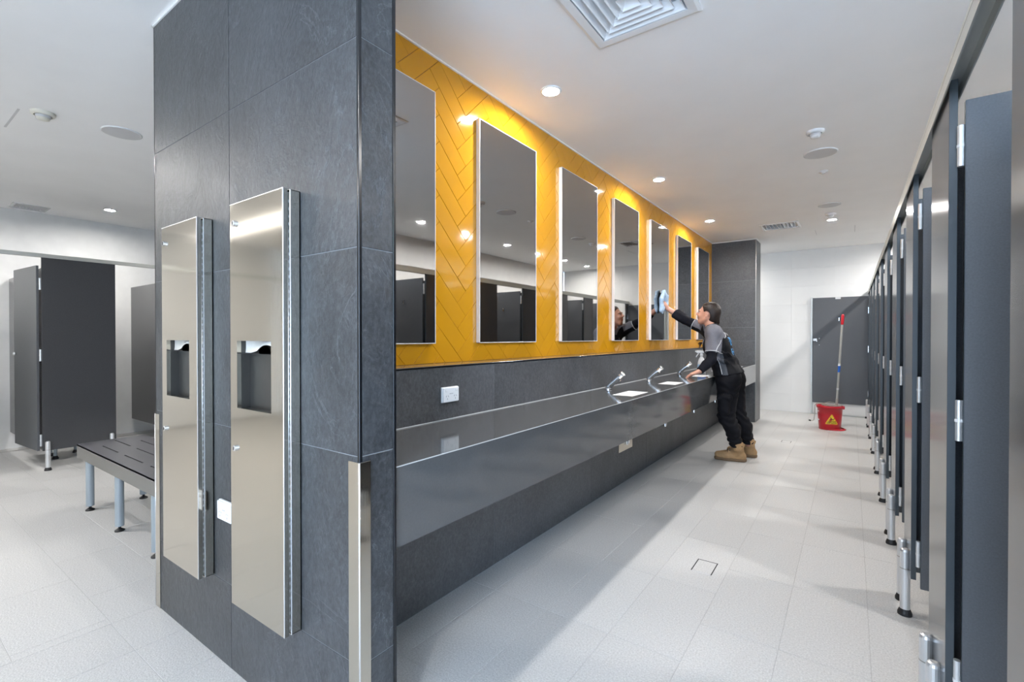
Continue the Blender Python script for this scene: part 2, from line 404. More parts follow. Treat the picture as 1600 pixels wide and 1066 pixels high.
n_in = 0
rest = []
for hid, _c, P in yt:
    if hid or n_in >= 298: rest.append(P); continue
    add_tile('herringbone_tile', P, m_y, 0.0085, 0.0016, M['yellow'], vw, (random.gauss(0, .0025), random.gauss(0, .0025))); n_in += 1
tiles_joined('herringbone_tile_field', rest, m_y, 0.0085, 0.0016, M['yellow'], vw)

sp = box('wall_splashback', (XW - .011, 0.972, 0), (XS - .002, YE, ZL - .0105), M['slate_grout']); tag(sp, kind='structure')
m_s = plane_map((XS - .010, 0, 0), (0, 1, 0), (0, 0, 1))
for a, b in zip(*(lambda c: (c, c[1:]))(cuts(0.974, YE - .001, 1.195, 2.072))):
    for c, d in ((0.002, .60), (.8552 + .002, ZL - .0112)):
        add_tile('slate_tile', rect(a, c, b, d, 0.0011), m_s, 0.010, 0.0012, M['slate_dark'], sp)
led = box('trim_1', (XW - .003, 0.974, ZL - .0105), (XS + .004, YE - .001, ZL - .0005), M['black_trim'], bev=0.0015); tag(led, kind='structure')
M['ledge'] = mat('ledge_stone', (0.17, 0.16, 0.145), 0.06, spec=0.9, noise=0.03)
box('ledge_top', (XW - .002, 0.975, ZL - .0008), (XS + .003, YE - .002, ZL + .0004), M['ledge'], led)

# black edge trims of the pier and the niche, white bead along the ceiling
def trim(i, lo, hi, m, bev=0.001): return tag(box('trim_%d' % i, lo, hi, m, bev=bev), kind='structure')
trim(2, (XN - .009, YP - .0005, 0.90), (XN + .0012, YP + .0105, H - .01), M['black_trim'])
trim(3, (XN - .012, 0.966, 0), (XN + .0012, 0.977, H - .01), M['black_trim'])
trim(4, (XI - .001, YP - .0005, 0), (XI + .004, YP + .008, H - .01), M['black_trim'])
trim(5, (XN - .020, YE - .001, 0), (XN - .010, YE + .006, H - .01), M['steel_dark'])
trim(6, (XN - .020, YE2 - .006, 0), (XN - .010, YE2 + .002, H - .01), M['black_trim'])
trim(7, (XI - .006, YP - .006, H - .010), (XN + .006, YP + .002, H), M['bead'])
trim(8, (XW - .002, 0.98, H - .008), (XW + .010, YE, H), M['bead'])
trim(9, (XW, YE - .010, H - .010), (XN - .008, YE + .001, H), M['bead'])
trim(10, (XN - .014, YE - .010, H - .010), (XN - .004, YE2, H), M['bead'])
trim(11, (XI - .006, YP - .006, H - .010), (XI + .002, YE, H), M['bead'])
# access hatch / expansion joints in the ceiling
for i, (a, b) in enumerate((((-4.74, .649), (-4.30, .657)), ((-.405, 7.62), (-.404, 7.98)), ((.031, 7.58), (.034, 8.05)))):
    x0, x1 = min(a[0], b[0]) - .002, max(a[0], b[0]) + .002; y0, y1 = min(a[1], b[1]) - .002, max(a[1], b[1]) + .002
    trim(12 + i, (x0, y0, H - .0015), (x1, y1, H + .001), M['grey_plastic'], 0.0)

# ------------------------------------------------------------------ steel corner guards
def guard(name, x, sx, label):
    e = empty(name, (x, YP, 0), label, 'corner guard')
    w = 0.047; t = 0.003
    bm = bmesh.new(); abox(bm, (min(0, -sx * w), -t, 0.002), (max(0, -sx * w), -.0002, 0.900), 0.0008)
    bmobj('front_flange', bm, M['steel'], e)
    bm = bmesh.new(); abox(bm, (min(.0015 * sx, sx * (t + .0015)), -t, 0.002), (max(.0015 * sx, sx * (t + .0015)), 0.036, 0.900), 0.0008)
    bmobj('side_flange', bm, M['steel'], e)
    bm = bmesh.new(); tube(bm, [(sx * .003, -t + .001, .003), (sx * .003, -t + .001, .899)], 0.0024, 8); bmobj('rounded_edge', bm, M['steel_edge'], e, True)
    return e
guard('corner_guard', XN, 1, 'brushed steel corner guard on the pier corner beside the vanity niche')
guard('corner_guard', XI, -1, 'brushed steel corner guard on the slate wall edge beside the bench')

# ------------------------------------------------------------------ paper towel dispensers with waste bins
def dispenser(x1, label):
    w, z0, z1, yf = 0.346, 0.322, 1.716, 0.786
    e = empty('towel_dispenser', (x1 - w / 2, YP - .001, z0), label, 'dispenser', 'steel towel dispensers on the slate pier')
    ox, oy, oz = e.location
    hw = w / 2; Hh = z1 - z0; D = YP - .001 - yf
    bm = bmesh.new()
    # shell: back, top, bottom, sides (hollow so that the towel slot is a real opening)
    b0 = -D + .022
    for lo, hi in (((-hw, -.003, 0), (hw, 0, Hh)), ((-hw, b0, 0), (-hw + .002, 0, Hh)), ((hw - .002, b0, 0), (hw, 0, Hh)), ((-hw, b0, 0), (hw, 0, .002)), ((-hw, b0, Hh - .002), (hw, 0, Hh))): abox(bm, lo, hi)
    bmobj('cabinet_body', bm, M['steel'], e)
    bm = bmesh.new(); abox(bm, (hw - .0015, b0 - .0005, .0), (hw + .0012, b0 + .0035, Hh), .0006); bmobj('body_edge', bm, M['steel_edge'], e)
    # door with slot opening
    dz0, dz1 = 1.012 - z0, 1.243 - z0; dx0, dx1 = -hw + .047, -hw + .272
    bm = bmesh.new(); y0, y1 = -D, -D + .014
    for lo, hi in (((-hw, y0, 0), (dx0, y1, Hh)), ((dx1, y0, 0), (hw, y1, Hh)), ((dx0, y0, 0), (dx1, y1, dz0)), ((dx0, y0, dz1), (dx1, y1, Hh))): abox(bm, lo, hi)
    bmesh.ops.remove_doubles(bm, verts=bm.verts, dist=1e-5)
    door = bmobj('door_panel', bm, M['steel'], e)
    bm = bmesh.new(); abox(bm, (hw - .003, y0 - .0012, 0), (hw + .0008, y0 + .002, Hh), .0006)
    abox(bm, (-hw, y0 - .001, Hh - .002), (hw, y0 + .003, Hh + .0008)); bmobj('door_edge', bm, M['steel_edge'], door)
    for i, z in enumerate((1.647, 0.872)):
        bm = bmesh.new(); tube(bm, [(-hw + .036, y0 + .002, z - z0), (-hw + .036, y0 - .007, z - z0), (-hw + .036, y0 - .009, z - z0)], [.0105, .0105, .008], 20)
        lk = bmobj('lock', bm, M['chrome'], door, False)
        box('keyhole', (-hw + .0345, y0 - .0098, z - z0 - .006), (-hw + .0375, y0 - .0085, z - z0 + .006), M['dark'], lk)
    # piano hinge: rod and knuckle gaps
    bm = bmesh.new(); tube(bm, [(hw - .003, -D + .018, .01), (hw - .003, -D + .018, Hh - .01)], .0042, 8); hg = bmobj('piano_hinge', bm, M['steel_dark'], e, True)
    bm = bmesh.new(); n = 58
    for k in range(n):
        z = .02 + k * (Hh - .04) / n; abox(bm, (hw - .001, -D + .0160, z), (hw + .0010, -D + .0200, z + .009))
    kn = bmobj('hinge_knuckles', bm, M['alu_leg'], hg); kn['kind'] = 'stuff'
    # recess behind the slot: chute, hanging towel
    bm = bmesh.new()
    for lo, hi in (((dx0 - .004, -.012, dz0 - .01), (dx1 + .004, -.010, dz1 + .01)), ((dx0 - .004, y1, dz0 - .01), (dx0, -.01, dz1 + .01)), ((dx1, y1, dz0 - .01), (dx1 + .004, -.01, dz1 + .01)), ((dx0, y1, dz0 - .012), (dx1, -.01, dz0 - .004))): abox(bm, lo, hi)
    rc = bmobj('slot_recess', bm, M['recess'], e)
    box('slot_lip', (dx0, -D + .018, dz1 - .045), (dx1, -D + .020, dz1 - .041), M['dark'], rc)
    V, F = [], []
    nu, nv = 24, 8
    for i in range(nu + 1):
        for j in range(nv + 1):
            u = i / nu; v = j / nv
            x = dx0 + .002 + u * (dx1 - dx0 - .004); z = dz1 + .004 - v * (.040 + .010 * math.sin(2 + 3 * u)) + 0.014 * max(0, math.sin((u - .45) * 6)) * v
            V.append((x, -D + .021 + .006 * math.sin(5 * u + 1.5 * v) + .008 * (1 - v), z))
    for i in range(nu):
        for j in range(nv): a = i * (nv + 1) + j; F.append((a, a + nv + 1, a + nv + 2, a + 1))
    pyobj('paper_towel', V, F, M['tissue'], e, True)
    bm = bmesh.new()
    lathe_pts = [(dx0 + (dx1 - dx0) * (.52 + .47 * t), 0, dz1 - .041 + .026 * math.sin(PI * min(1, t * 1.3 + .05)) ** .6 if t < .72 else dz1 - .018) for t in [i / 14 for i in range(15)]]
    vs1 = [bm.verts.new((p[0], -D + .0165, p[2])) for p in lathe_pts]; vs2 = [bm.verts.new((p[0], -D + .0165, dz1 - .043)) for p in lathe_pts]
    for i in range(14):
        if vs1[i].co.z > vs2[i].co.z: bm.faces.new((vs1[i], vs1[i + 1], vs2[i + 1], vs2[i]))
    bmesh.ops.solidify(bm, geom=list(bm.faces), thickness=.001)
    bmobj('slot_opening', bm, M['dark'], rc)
    return e
dispenser(-1.424, 'tall brushed steel towel dispenser nearer the niche, right of its twin')
dispenser(-2.040, 'tall brushed steel towel dispenser nearer the bench, left of its twin')

# ------------------------------------------------------------------ power outlets
def outlet(name, loc, rz, label, w=.115, h=.075, kind=0):
    e = empty(name, loc, label, 'outlet', rz=rz)
    bm = bmesh.new(); abox(bm, (-w / 2, -.012, -h / 2), (w / 2, 0, h / 2), .004, 3); bmobj('backing_plate', bm, M['white_plastic'], e, False)
    bm = bmesh.new(); abox(bm, (-w / 2 + .003, -.018, -h / 2 + .003), (w / 2 - .003, -.012, h / 2 - .003), .003, 3); bmobj('cover_plate', bm, M['white_plastic'], e)
    for s in (-1, 1):
        box('switch', (s * .035 - .007, -.021, h / 2 - .022), (s * .035 + .007, -.017, h / 2 - .010), M['white_plastic'], e, .001)
        sk = bmesh.new()
        for dx, dz, a in ((-.007, .0, .5), (.007, .0, -.5), (0, -.013, 0)):
            b2 = bmesh.new(); abox(b2, (-.001, -.0188, -.004), (.001, -.0178, .004)); bmesh.ops.rotate(b2, verts=b2.verts, cent=(0, 0, 0), matrix=Matrix.Rotation(a, 3, 'Y'))
            bmesh.ops.translate(b2, verts=b2.verts, vec=(s * .028 + dx, 0, dz - .006)); t = bpy.data.meshes.new('t'); b2.to_mesh(t); b2.free(); sk.from_mesh(t); bpy.data.meshes.remove(t)
        bmobj('socket_slots', sk, M['grey_ink'], e)
    box('printed_mark', (-.012, -.0186, .004), (.012, -.0179, .0065), M['grey_ink'], e)
    return e
outlet('power_outlet', (XS + .001, 1.7085, .977), -PI / 2 + PI, 'white double power outlet on the dark splashback above the counter')
outlet('power_outlet', (-1.919, YP - .0005, .598), 0, 'white power outlet half hidden behind the towel dispenser on the pier')

# ------------------------------------------------------------------ vanity counter
XC, ZC, ZB = -1.1394, 0.8552, 0.604
e = empty('vanity_counter', (XC, 4.4, 0), 'long dark polished stone vanity counter running under the row of mirrors', 'counter')
off = e.location
BAS = [(3.085, 3.405), (4.045, 4.315), (4.99, 5.27), (5.93, 6.21), (6.87, 7.15)]; BX = (-1.352, -1.200)
def lb(name, lo, hi, m, par=e, bev=0.0): return box(name, lo, hi, m, par, bev, 1, off)
bm = bmesh.new()
xs_ = [XS, BX[0], BX[1], XC - .002]; ys_ = [0.979] + [v for b in BAS for v in b] + [YE - .001]
for a, b in zip(xs_, xs_[1:]):
    for i, (c, d) in enumerate(zip(ys_, ys_[1:])):
        if a == BX[0] and i % 2 == 1: continue
        bm.faces.new([bm.verts.new((x - off[0], y - off[1], ZC)) for x, y in ((a, c), (b, c), (b, d), (a, d))])
bmesh.ops.remove_doubles(bm, verts=bm.verts, dist=1e-5)
r = bmesh.ops.extrude_face_region(bm, geom=list(bm.faces)); bmesh.ops.translate(bm, vec=(0, 0, -.02), verts=[g for g in r['geom'] if isinstance(g, bmesh.types.BMVert)])
bmobj('worktop', bm, M['stone'], e)
lb('front_apron', (XC - .02, .979, ZB), (XC, 2.92, ZC - .0003), M['stone']); lb('front_apron', (XC - .02, 2.9215, ZB), (XC, YE - .012, ZC - .0003), M['stone'])
lb('front_edge', (XC - .0035, .979, ZC - .003), (XC + .0006, YE - .012, ZC + .0006), mat('polished_edge', (.42, .43, .44), .2, noise=.03), bev=.0008)
lb('silicone_joint', (XS - .0005, .979, ZC - .001), (XS + .005, YE - .001, ZC + .004), mat('grey_silicone', (.42, .43, .44), .5, noise=.03), bev=.0015)
M['basin'] = mat('white_basin', (.84, .84, .83), .25, noise=.01)
for c, d in BAS:
    bm = bmesh.new(); z = ZC - .012
    a, b = BX
    top = [bm.verts.new((x - off[0], y - off[1], ZC - .001)) for x, y in ((a + .001, c + .001), (b - .001, c + .001), (b - .001, d - .001), (a + .001, d - .001))]
    bot = [bm.verts.new((x - off[0], y - off[1], z)) for x, y in ((a + .006, c + .006), (b - .006, c + .006), (b - .006, d - .006), (a + .006, d - .006))]
    for i in range(4): bm.faces.new((top[i], top[(i + 1) % 4], bot[(i + 1) % 4], bot[i]))
    bm.faces.new(bot); bsn = bmobj('basin', bm, M['basin'], e)

# ------------------------------------------------------------------ taps
def tap(loc, label):
    e = empty('tap', loc, label, 'tap', 'chrome taps along the vanity counter')
    bm = bmesh.new(); tube(bm, [(0, 0, 0.0002), (0, 0, .006), (0, 0, .010)], [.027, .027, .023], 24); bmobj('base_ring', bm, M['chrome'], e)
    bm = bmesh.new(); tube(bm, [(.0, 0, .008), (.002, 0, .020), (.018, 0, .036), (.108, 0, .116), (.112, 0, .1195)], [.0225, .0225, .0215, .0205, .0185], 24); bmobj('slanted_body', bm, M['chrome'], e, True)
    bm = bmesh.new(); tube(bm, [(.109, 0, .117), (.117, 0, .1245), (.119, 0, .1262)], [.0218, .0218, .0195], 24); bmobj('push_button', bm, M['steel_edge'], e, False)
    bm = bmesh.new(); tube(bm, [(.082, 0, .088), (.100, 0, .074), (.102, 0, .072)], [.0105, .0105, .008], 16); bmobj('nozzle', bm, M['chrome'], e, False)
    return e
for (x, y), lab in zip(((-1.515, 3.40), (-1.515, 4.30), (-1.515, 5.25), (-1.515, 6.20)), ('chrome slanted tap on the counter, first tap from the near slate pier', 'chrome slanted tap on the counter, second from the near slate pier', "chrome slanted tap nearest the cleaner's resting hand", 'chrome slanted tap on the counter behind the cleaner')):
    tap((x, y, ZC + .0002), lab)
# small fittings under the counter edge
fp_ = box('steel_plate', (XC - .016, 2.735, .548), (XC - .010, 2.955, .600), M['steel'], bev=.001); tag(fp_, 'small brushed steel plate hanging below the counter front edge', 'plate')
for k, (y, nb) in enumerate(((2.852, 'first'), (3.598, 'second'), (4.408, 'third'), (5.221, 'fourth'))):
    e = empty('soap_nozzle', (XC - .004, y, .600), 'small chrome knob under the counter edge, %s from the near end' % nb, 'knob', 'chrome knobs under the counter edge')
    bm = bmesh.new(); tube(bm, [(0, 0, .003), (0, 0, -.016), (0, 0, -.020)], [.009, .009, .007], 14); bmobj('knob_body', bm, M['chrome'], e)
    bm = bmesh.new(); abox(bm, (-.004, .014, -.016), (.003, .034, .003), .001); bmobj('bracket', bm, M['white_plastic'], e)

# ------------------------------------------------------------------ mirrors
nth = ['first', 'second', 'third', 'fourth', 'fifth', 'sixth', 'seventh']
for i, (a, b) in enumerate(MIR):
    lab = '%s tall mirror from the near slate pier on the yellow wall' % nth[i] if i != 4 else 'fifth tall mirror on the yellow wall, being wiped with a blue cloth'
    e = empty('wall_mirror', (XW, (a + b) / 2, MZ[0]), lab, 'mirror', 'tall mirrors on the yellow herringbone wall')
    hw = (b - a) / 2; hh = MZ[1] - MZ[0]
    box('mirror_face', (.0225, -hw + .003, .003), (.0250, hw - .003, hh - .003), M['mirror'], e)
    bm = bmesh.new()
    for lo, hi in (((.0005, -hw, 0), (.0262, -hw + .004, hh)), ((.0005, hw - .004, 0), (.0262, hw, hh)), ((.0005, -hw, 0), (.0262, hw, .004)), ((.0005, -hw, hh - .004), (.0262, hw, hh))): abox(bm, lo, hi, .0006)
    bmobj('edge_frame', bm, mat('mirror_edge', (.80, .79, .78), .35, .3, noise=.02) if i == 0 else bpy.data.materials['mirror_edge'], e)

# ------------------------------------------------------------------ cubicles
def foot_mesh(e, x, y, h, sgn, name='pedestal_foot'):
    """split aluminium leg clipped on the panel: post, rounded cap, black rubber foot."""
    bm = bmesh.new()
    tube(bm, [(x, y, .026), (x, y, h - .012), (x, y, h - .004), (x, y, h)], [.019, .019, .016, .009], 18)
    p = bmobj(name, bm, M['alu_leg'], e, False)
    bm = bmesh.new(); tube(bm, [(x, y, 0.0), (x, y, .010), (x, y, .026), (x, y, .030)], [.027, .027, .021, .018], 18); bmobj('rubber_foot', bm, M['rubber'], p)
    bm = bmesh.new(); tube(bm, [(x, y, h * .70), (x, y, h * .70 + .004)], [.0195, .0195], 18); bmobj('leg_collar', bm, M['steel_dark'], p)
    return p
def hinge(par, x, y, z, s):
    bm = bmesh.new()
    tube(bm, [(x, y, z), (x, y, z + .052)], .0085, 12); tube(bm, [(x, y, z + .058), (x, y, z + .110)], .0085, 12)
    abox(bm, (min(x, x + s * .018), y - .003, z + .012), (max(x, x + s * .018), y + .003, z + .098), .001)
    h = bmobj('hinge', bm, M['alu_leg'], par)
    bm = bmesh.new(); tube(bm, [(x, y, z + .051), (x, y, z + .059)], .0095, 12); bmobj('hinge_washer', bm, M['white_plastic'], h)
    return h
ZPB, ZPT = 0.205, 1.958
XP = 0.215
PIL = [(.79, 1.128), (1.757, 2.098), (2.680, 3.000), (3.585, 3.930), (4.490, 4.835), (5.410, 5.750), (6.335, 6.680), (7.255, 7.595), (8.170, 8.510), (9.085, 9.238)]
ordn = ['nearest', 'second nearest', 'third nearest', 'fourth nearest', 'fifth nearest', 'sixth nearest', 'seventh nearest', 'eighth nearest', 'ninth nearest', 'farthest']
for i, (a, b) in enumerate(PIL):
    lab = 'charcoal toilet cubicle with door open inward, %s of the long row opposite the vanity' % ordn[i] if i < 9 else 'narrow charcoal end panel of the cubicle row against the white far wall'
    e = empty('toilet_cubicle', (XP, (a + b) / 2, 0), lab, 'cubicle', 'charcoal toilet cubicles opposite the vanity')
    hw = (b - a) / 2
    box('pilaster', (0, -hw + .0008, ZPB), (.018, hw - .0008, ZPT), M['laminate'], e, .001)
    bm = bmesh.new(); abox(bm, (.0005, -hw, ZPB + .001), (.0175, -hw + .0012, ZPT)); bmobj('edge_strip', bm, M['laminate_edge'], e)
    for y in ((-hw + .10, hw - .07) if hw > .1 else (0,)):
        foot_mesh(e, -.012, y, .300 if y < 0 else .295, 1)
    if i < 9:
        box('partition', (.0185, .010, ZPB - .03), (XR - XP - .010, .026, 1.885), M['laminate'], e, .001)
        d0, d1 = .031, .031 + .565
        yd = -hw - .012
        dr = box('door', (d0, yd - .008, .178), (d1, yd + .008, 1.887), M['laminate_door'], e, .001)
        bm = bmesh.new(); abox(bm, (d0 - .0008, yd - .0078, .18), (d0 + .0008, yd + .0078, 1.886)); bmobj('door_edge', bm, M['laminate_edge'], dr)
        for z in (1.715, .975, .268): hinge(dr, .0235, -hw - .008, z, 1)
        bm = bmesh.new(); tube(bm, [(d1 - .05, yd - .007, 1.02), (d1 - .05, yd - .030, 1.02)], .014, 14); bmobj('latch_knob', bm, M['chrome'], dr)
        box('coat_hook', (d0 + .27, yd - .03, 1.62), (d0 + .285, yd - .007, 1.66), M['chrome'], dr, .003)
# head rail
hr = empty('head_rail', (XP, 4.5, ZPT), 'long pale aluminium head rail along the tops of the toilet cubicles', 'rail')
bm = bmesh.new()
prof = [(-.010, -.034), (-.010, .018), (-.006, .022), (.026, .022), (.030, .018), (.030, -.034), (.0265, -.034), (.0265, -.002), (-.0065, -.002), (-.0065, -.034)]
y0, y1 = .70 - 4.5, YF - 4.5 - .002
va = [bm.verts.new((x, y0, z)) for x, z in prof]; vb = [bm.verts.new((x, y1, z)) for x, z in prof]
for i in range(len(prof)): bm.faces.new((va[i], va[(i + 1) % len(prof)], vb[(i + 1) % len(prof)], vb[i]))
bm.faces.new(va); bm.faces.new(vb)
bmobj('rail_profile', bm, M['alu'], hr)
bm = bmesh.new(); abox(bm, (-.0104, y0, .004), (-.0098, y1, .006)); bmobj('rail_groove', bm, M['steel_dark'], hr)

# the dark door at the far wall
dd = empty('door_1', (-.148, YF, 0), None, None); tag(dd, kind='structure')
yd = -.060
dl = box('door_leaf', (-.366, yd - .009, .197), (.362, yd + .009, 1.892), M['laminate_door'], dd, .0015)
box('latch_plate', (-.362, yd - .020, 1.195), (-.305, yd - .008, 1.235), M['chrome'], dl, .003)
box('latch_lever', (-.318, yd - .026, 1.180), (-.300, yd - .012, 1.200), M['chrome'], dl, .002)
box('name_plate', (-.062, yd - .012, 1.862), (.008, yd - .008, 1.890), M['white_plastic'], dl, .001)
box('coat_hook', (-.018, yd - .028, 1.515), (-.006, yd - .008, 1.565), M['chrome'], dl, .003)
for z in (1.62, 1.02, .33): box('hinge', (.356, yd - .016, z), (.369, yd - .004, z + .10), M['chrome'], dl, .002)
box('door_frame_post', (-.392, yd - .004, .004), (-.370, -.001, 1.900), M['alu'], dd, .001)
box('threshold_strip', (-.366, -.050, .0005), (.362, -.004, .010), M['alu'], dd, .001)
box('kick_panel', (-.366, -.030, .012), (.362, -.002, .19), M['white_tile'], dd, .001)
for z in (1.235, 1.13):
    bm = bmesh.new(); tube(bm, [(-.275, yd - .008, z), (-.275, yd - .012, z)], .005, 10); bmobj('screw_head', bm, M['chrome'], dl)

# changing side: shower cubicles along the left wall
XLP = -6.16
for i, yb in enumerate((-0.035, 1.075, 2.185)):
    lab = ('charcoal shower cubicle at the left, door open beside its near panel', 'charcoal shower cubicle with wide flat front panel behind the bench', 'charcoal shower cubicle half hidden behind the slate wall edge')[i]
    e = empty('shower_cubicle', (XLP, yb, 0), lab, 'cubicle', 'charcoal shower cubicles on the changing side')
    w = .548
    box('front_panel', (-.018, 0, .187), (0, w, 2.000), M['laminate'], e, .001)
    foot_mesh(e, .004, .035, .275, -1); foot_mesh(e, .004, w - .035, .275, -1)
    box('partition', (-1.53, .004, .19), (-.020, .020, 1.905), M['laminate'], e, .001)
    bm = bmesh.new()
    # door of the stall on the near side: hinged at this panel, folded inward
    ang = math.radians(4.5); L = .655
    abox(bm, (-L, -.009, .190), (0, .009, 1.925), .001); bmesh.ops.rotate(bm, verts=bm.verts, cent=(0, 0, 0), matrix=Matrix.Rotation(ang, 3, 'Z')); bmesh.ops.translate(bm, verts=bm.verts, vec=(-.030, -.022, 0))
    if i == 2: bm.free(); continue
    dr = bmobj('door', bm, M['laminate_door'], e)
    for z in (1.70, 1.03, .23): hinge(dr, -.026, -.006, z, -1)
    bm = bmesh.new(); tube(bm, [(-.030 - L + .05, -.068, 1.09), (-.030 - L + .05, -.085, 1.09), (-.030 - L + .05, -.098, 1.09)], [.010, .016, .014], 16); bmobj('latch_knob', bm, M['chrome'], dr)
hr2 = empty('head_rail', (XLP, 1.0, 2.0), 'pale aluminium head rail above the shower cubicles at the left', 'rail')
bm = bmesh.new(); abox(bm, (-.024, YB - .98, .0005), (.006, 3.2, .036), .002); bmobj('rail_profile', bm, M['alu'], hr2)
dc = box('channel_drain', (-7.56, -1.5, -.0004), (-7.50, 4.0, .0012), M['steel_dark']); tag(dc, 'long dark channel drain in the floor of the shower cubicles', 'drain')
e = empty('shower_stool', (-6.86, 1.36, 0), 'small slatted stool inside the shower, only its black feet showing', 'stool')
for k in range(5): box('slat', (-.16, -.15 + k * .065, .42), (.22, -.15 + k * .065 + .05, .445), M['bench'], e, .003)
box('seat_frame', (-.15, -.14, .395), (.21, .16, .4195), M['bench_apron'], e, .003)
for x in (-.02, .18):
    for y in (-.10, .10):
        bm = bmesh.new(); tube(bm, [(x, y, .03), (x, y, .394)], .016, 12); lg = bmobj('leg', bm, M['leg_blue'], e, False)
        bm = bmesh.new(); tube(bm, [(x, y, 0), (x, y, .008), (x, y, .032)], [.027, .027, .017], 14); bmobj('rubber_foot', bm, M['rubber'], lg)

# ------------------------------------------------------------------ bench
BX0, BX1, BY0, BY1, BZ = -4.612, -2.80, .985, 1.392, .474
e = empty('changing_bench', ((BX0 + BX1) / 2, (BY0 + BY1) / 2, 0), 'grey slotted changing bench on round blue grey legs behind the slate wall', 'bench')
o3 = Vector(e.location)
slots = []
for r_, y in enumerate((1.075, 1.19, 1.30)):
    x = BX0 + (.24 if r_ != 1 else .07) - (0.0 if r_ != 2 else .0)
    while x + .33 < BX1 - .05:
        slots.append((x, y - .005, x + .33, y + .005)); x += .46
gx = sorted({BX0, BX1} | {s[0] for s in slots} | {s[2] for s in slots}); gy = sorted({BY0, BY1} | {s[1] for s in slots} | {s[3] for s in slots})
bm = bmesh.new()
for a, b in zip(gx, gx[1:]):
    for c, d in zip(gy, gy[1:]):
        if any(s[0] - 1e-6 <= a and b <= s[2] + 1e-6 and s[1] - 1e-6 <= c and d <= s[3] + 1e-6 for s in slots): continue
        bm.faces.new([bm.verts.new((x - o3.x, y - o3.y, BZ)) for x, y in ((a, c), (b, c), (b, d), (a, d))])
bmesh.ops.remove_doubles(bm, verts=bm.verts, dist=1e-5)
r = bmesh.ops.extrude_face_region(bm, geom=list(bm.faces)); bmesh.ops.translate(bm, vec=(0, 0, -.012), verts=[g for g in r['geom'] if isinstance(g, bmesh.types.BMVert)])
bmobj('seat_top', bm, M['bench'], e)
bm = bmesh.new()
for lo, hi in (((BX0, BY0, BZ - .098), (BX1, BY0 + .014, BZ - .0005)), ((BX0, BY1 - .014, BZ - .098), (BX1, BY1, BZ - .0005)), ((BX0, BY0 + .014, BZ - .098), (BX0 + .014, BY1 - .014, BZ - .0005)), ((BX1 - .014, BY0 + .014, BZ - .098), (BX1, BY1 - .014, BZ - .0005))):
    abox(bm, [a - b for a, b in zip(lo, o3)], [a - b for a, b in zip(hi, o3)], .001)
bmobj('apron', bm, M['bench_apron'], e)
box('seat_underlay', (BX0 - o3.x + .05, BY0 - o3.y + .05, BZ - .04), (BX1 - o3.x - .05, BY1 - o3.y - .05, BZ - .034), M['dark'], e)
for x in (-4.49, -3.855, -3.228):
    for y in (1.030, 1.350):
        bm = bmesh.new(); tube(bm, [(x - o3.x, y - o3.y, .034), (x - o3.x, y - o3.y, BZ - .013)], .0245, 20); lg = bmobj('leg', bm, M['leg_blue'], e, False)
        bm = bmesh.new(); tube(bm, [(x - o3.x, y - o3.y, .012), (x - o3.x, y - o3.y, .034)], .008, 10); bmobj('foot_stem', bm, M['rubber'], lg)
        bm = bmesh.new(); tube(bm, [(x - o3.x, y - o3.y, 0), (x - o3.x, y - o3.y, .007), (x - o3.x, y - o3.y, .018)], [.027, .027, .011], 18); bmobj('rubber_foot', bm, M['rubber'], lg)

# ------------------------------------------------------------------ ceiling fittings
def downlight(x, y, label, group):
    e = empty('ceiling_light', (x, y, H), label, 'ceiling light', group)
    bm = bmesh.new(); lathe(bm, [(.058, 0), (.062, -.0015), (.060, -.006), (.049, -.009), (.045, -.0015)], 36); bmobj('trim_ring', bm, M['white_plastic'], e, True)
    bm = bmesh.new(); lathe(bm, [(.0452, -.0015), (.030, -.003), (0, -.0035)], 28); bmobj('diffuser', bm, M['lamp'], e, False)
for (y, n) in ((2.414, 'first'), (4.335, 'second'), (6.244, 'third')): downlight(-1.44, y, 'round ceiling downlight above the counter, %s from the near slate pier' % n, 'downlights over the vanity counter')
downlight(-.20, 7.047, 'round ceiling downlight beyond the ceiling speakers near the far white wall', 'downlights in the corridor')
downlight(-.20, -.55, 'round ceiling downlight behind the viewpoint', 'downlights in the corridor')
for k in range(8): downlight(.94, 2.38 + .915 * k, 'round ceiling downlight over the %s toilet cubicle' % ordn[k + 1], 'downlights over the toilet cubicles')
downlight(-6.855, 1.764, 'round ceiling downlight over the shower cubicle behind the bench', 'downlights over the shower cubicles')
downlight(-6.855, .10, 'round ceiling downlight over the nearest shower cubicle', 'downlights over the shower cubicles')
downlight(-4.75, .10, 'round ceiling downlight over the changing aisle', 'downlights in the changing aisle')
downlight(-5.7, -.65, 'added unseen downlight to brighten the near end of the changing aisle', 'downlights in the changing aisle')  # extra lamp out of view, added for more warm light on the changing side
downlight(-3.9, -.9, 'added unseen downlight to brighten the changing aisle from the lobby', 'downlights in the changing aisle')  # also added out of view, brightens the floor of the changing side
downlight(-4.3, 2.7, 'round ceiling downlight over the changing aisle behind the slate wall', 'downlights in the changing aisle')
downlight(-2.0, 8.72, 'round ceiling downlight in the passage behind the far slate pier', 'downlights in the corridor')
downlight(-2.6, -1.2, 'round ceiling downlight in the lobby behind the viewpoint', 'downlights in the changing aisle')
ll = empty('linear_light', (-5.0, -1.45, 2.61), 'slim suspended linear light with added uplight crossing the changing aisle behind the viewpoint', 'ceiling light')
box('light_body', (-2.65, -.035, .004), (2.65, .035, .036), M['white_plastic'], ll, .002); box('diffuser', (-2.63, -.030, 0), (2.63, .030, .0038), M['linear'], ll)
box('added_uplight', (-2.63, -.030, .0362), (2.63, .030, .040), M['uplight_fill'], ll)  # upward glow added only to brighten the ceiling
for x in (-2.2, 0, 2.2):
    bm = bmesh.new(); tube(bm, [(x, 0, .03), (x, 0, .0895)], .0015, 6); bmobj('suspension_wire', bm, M['chrome'], ll)
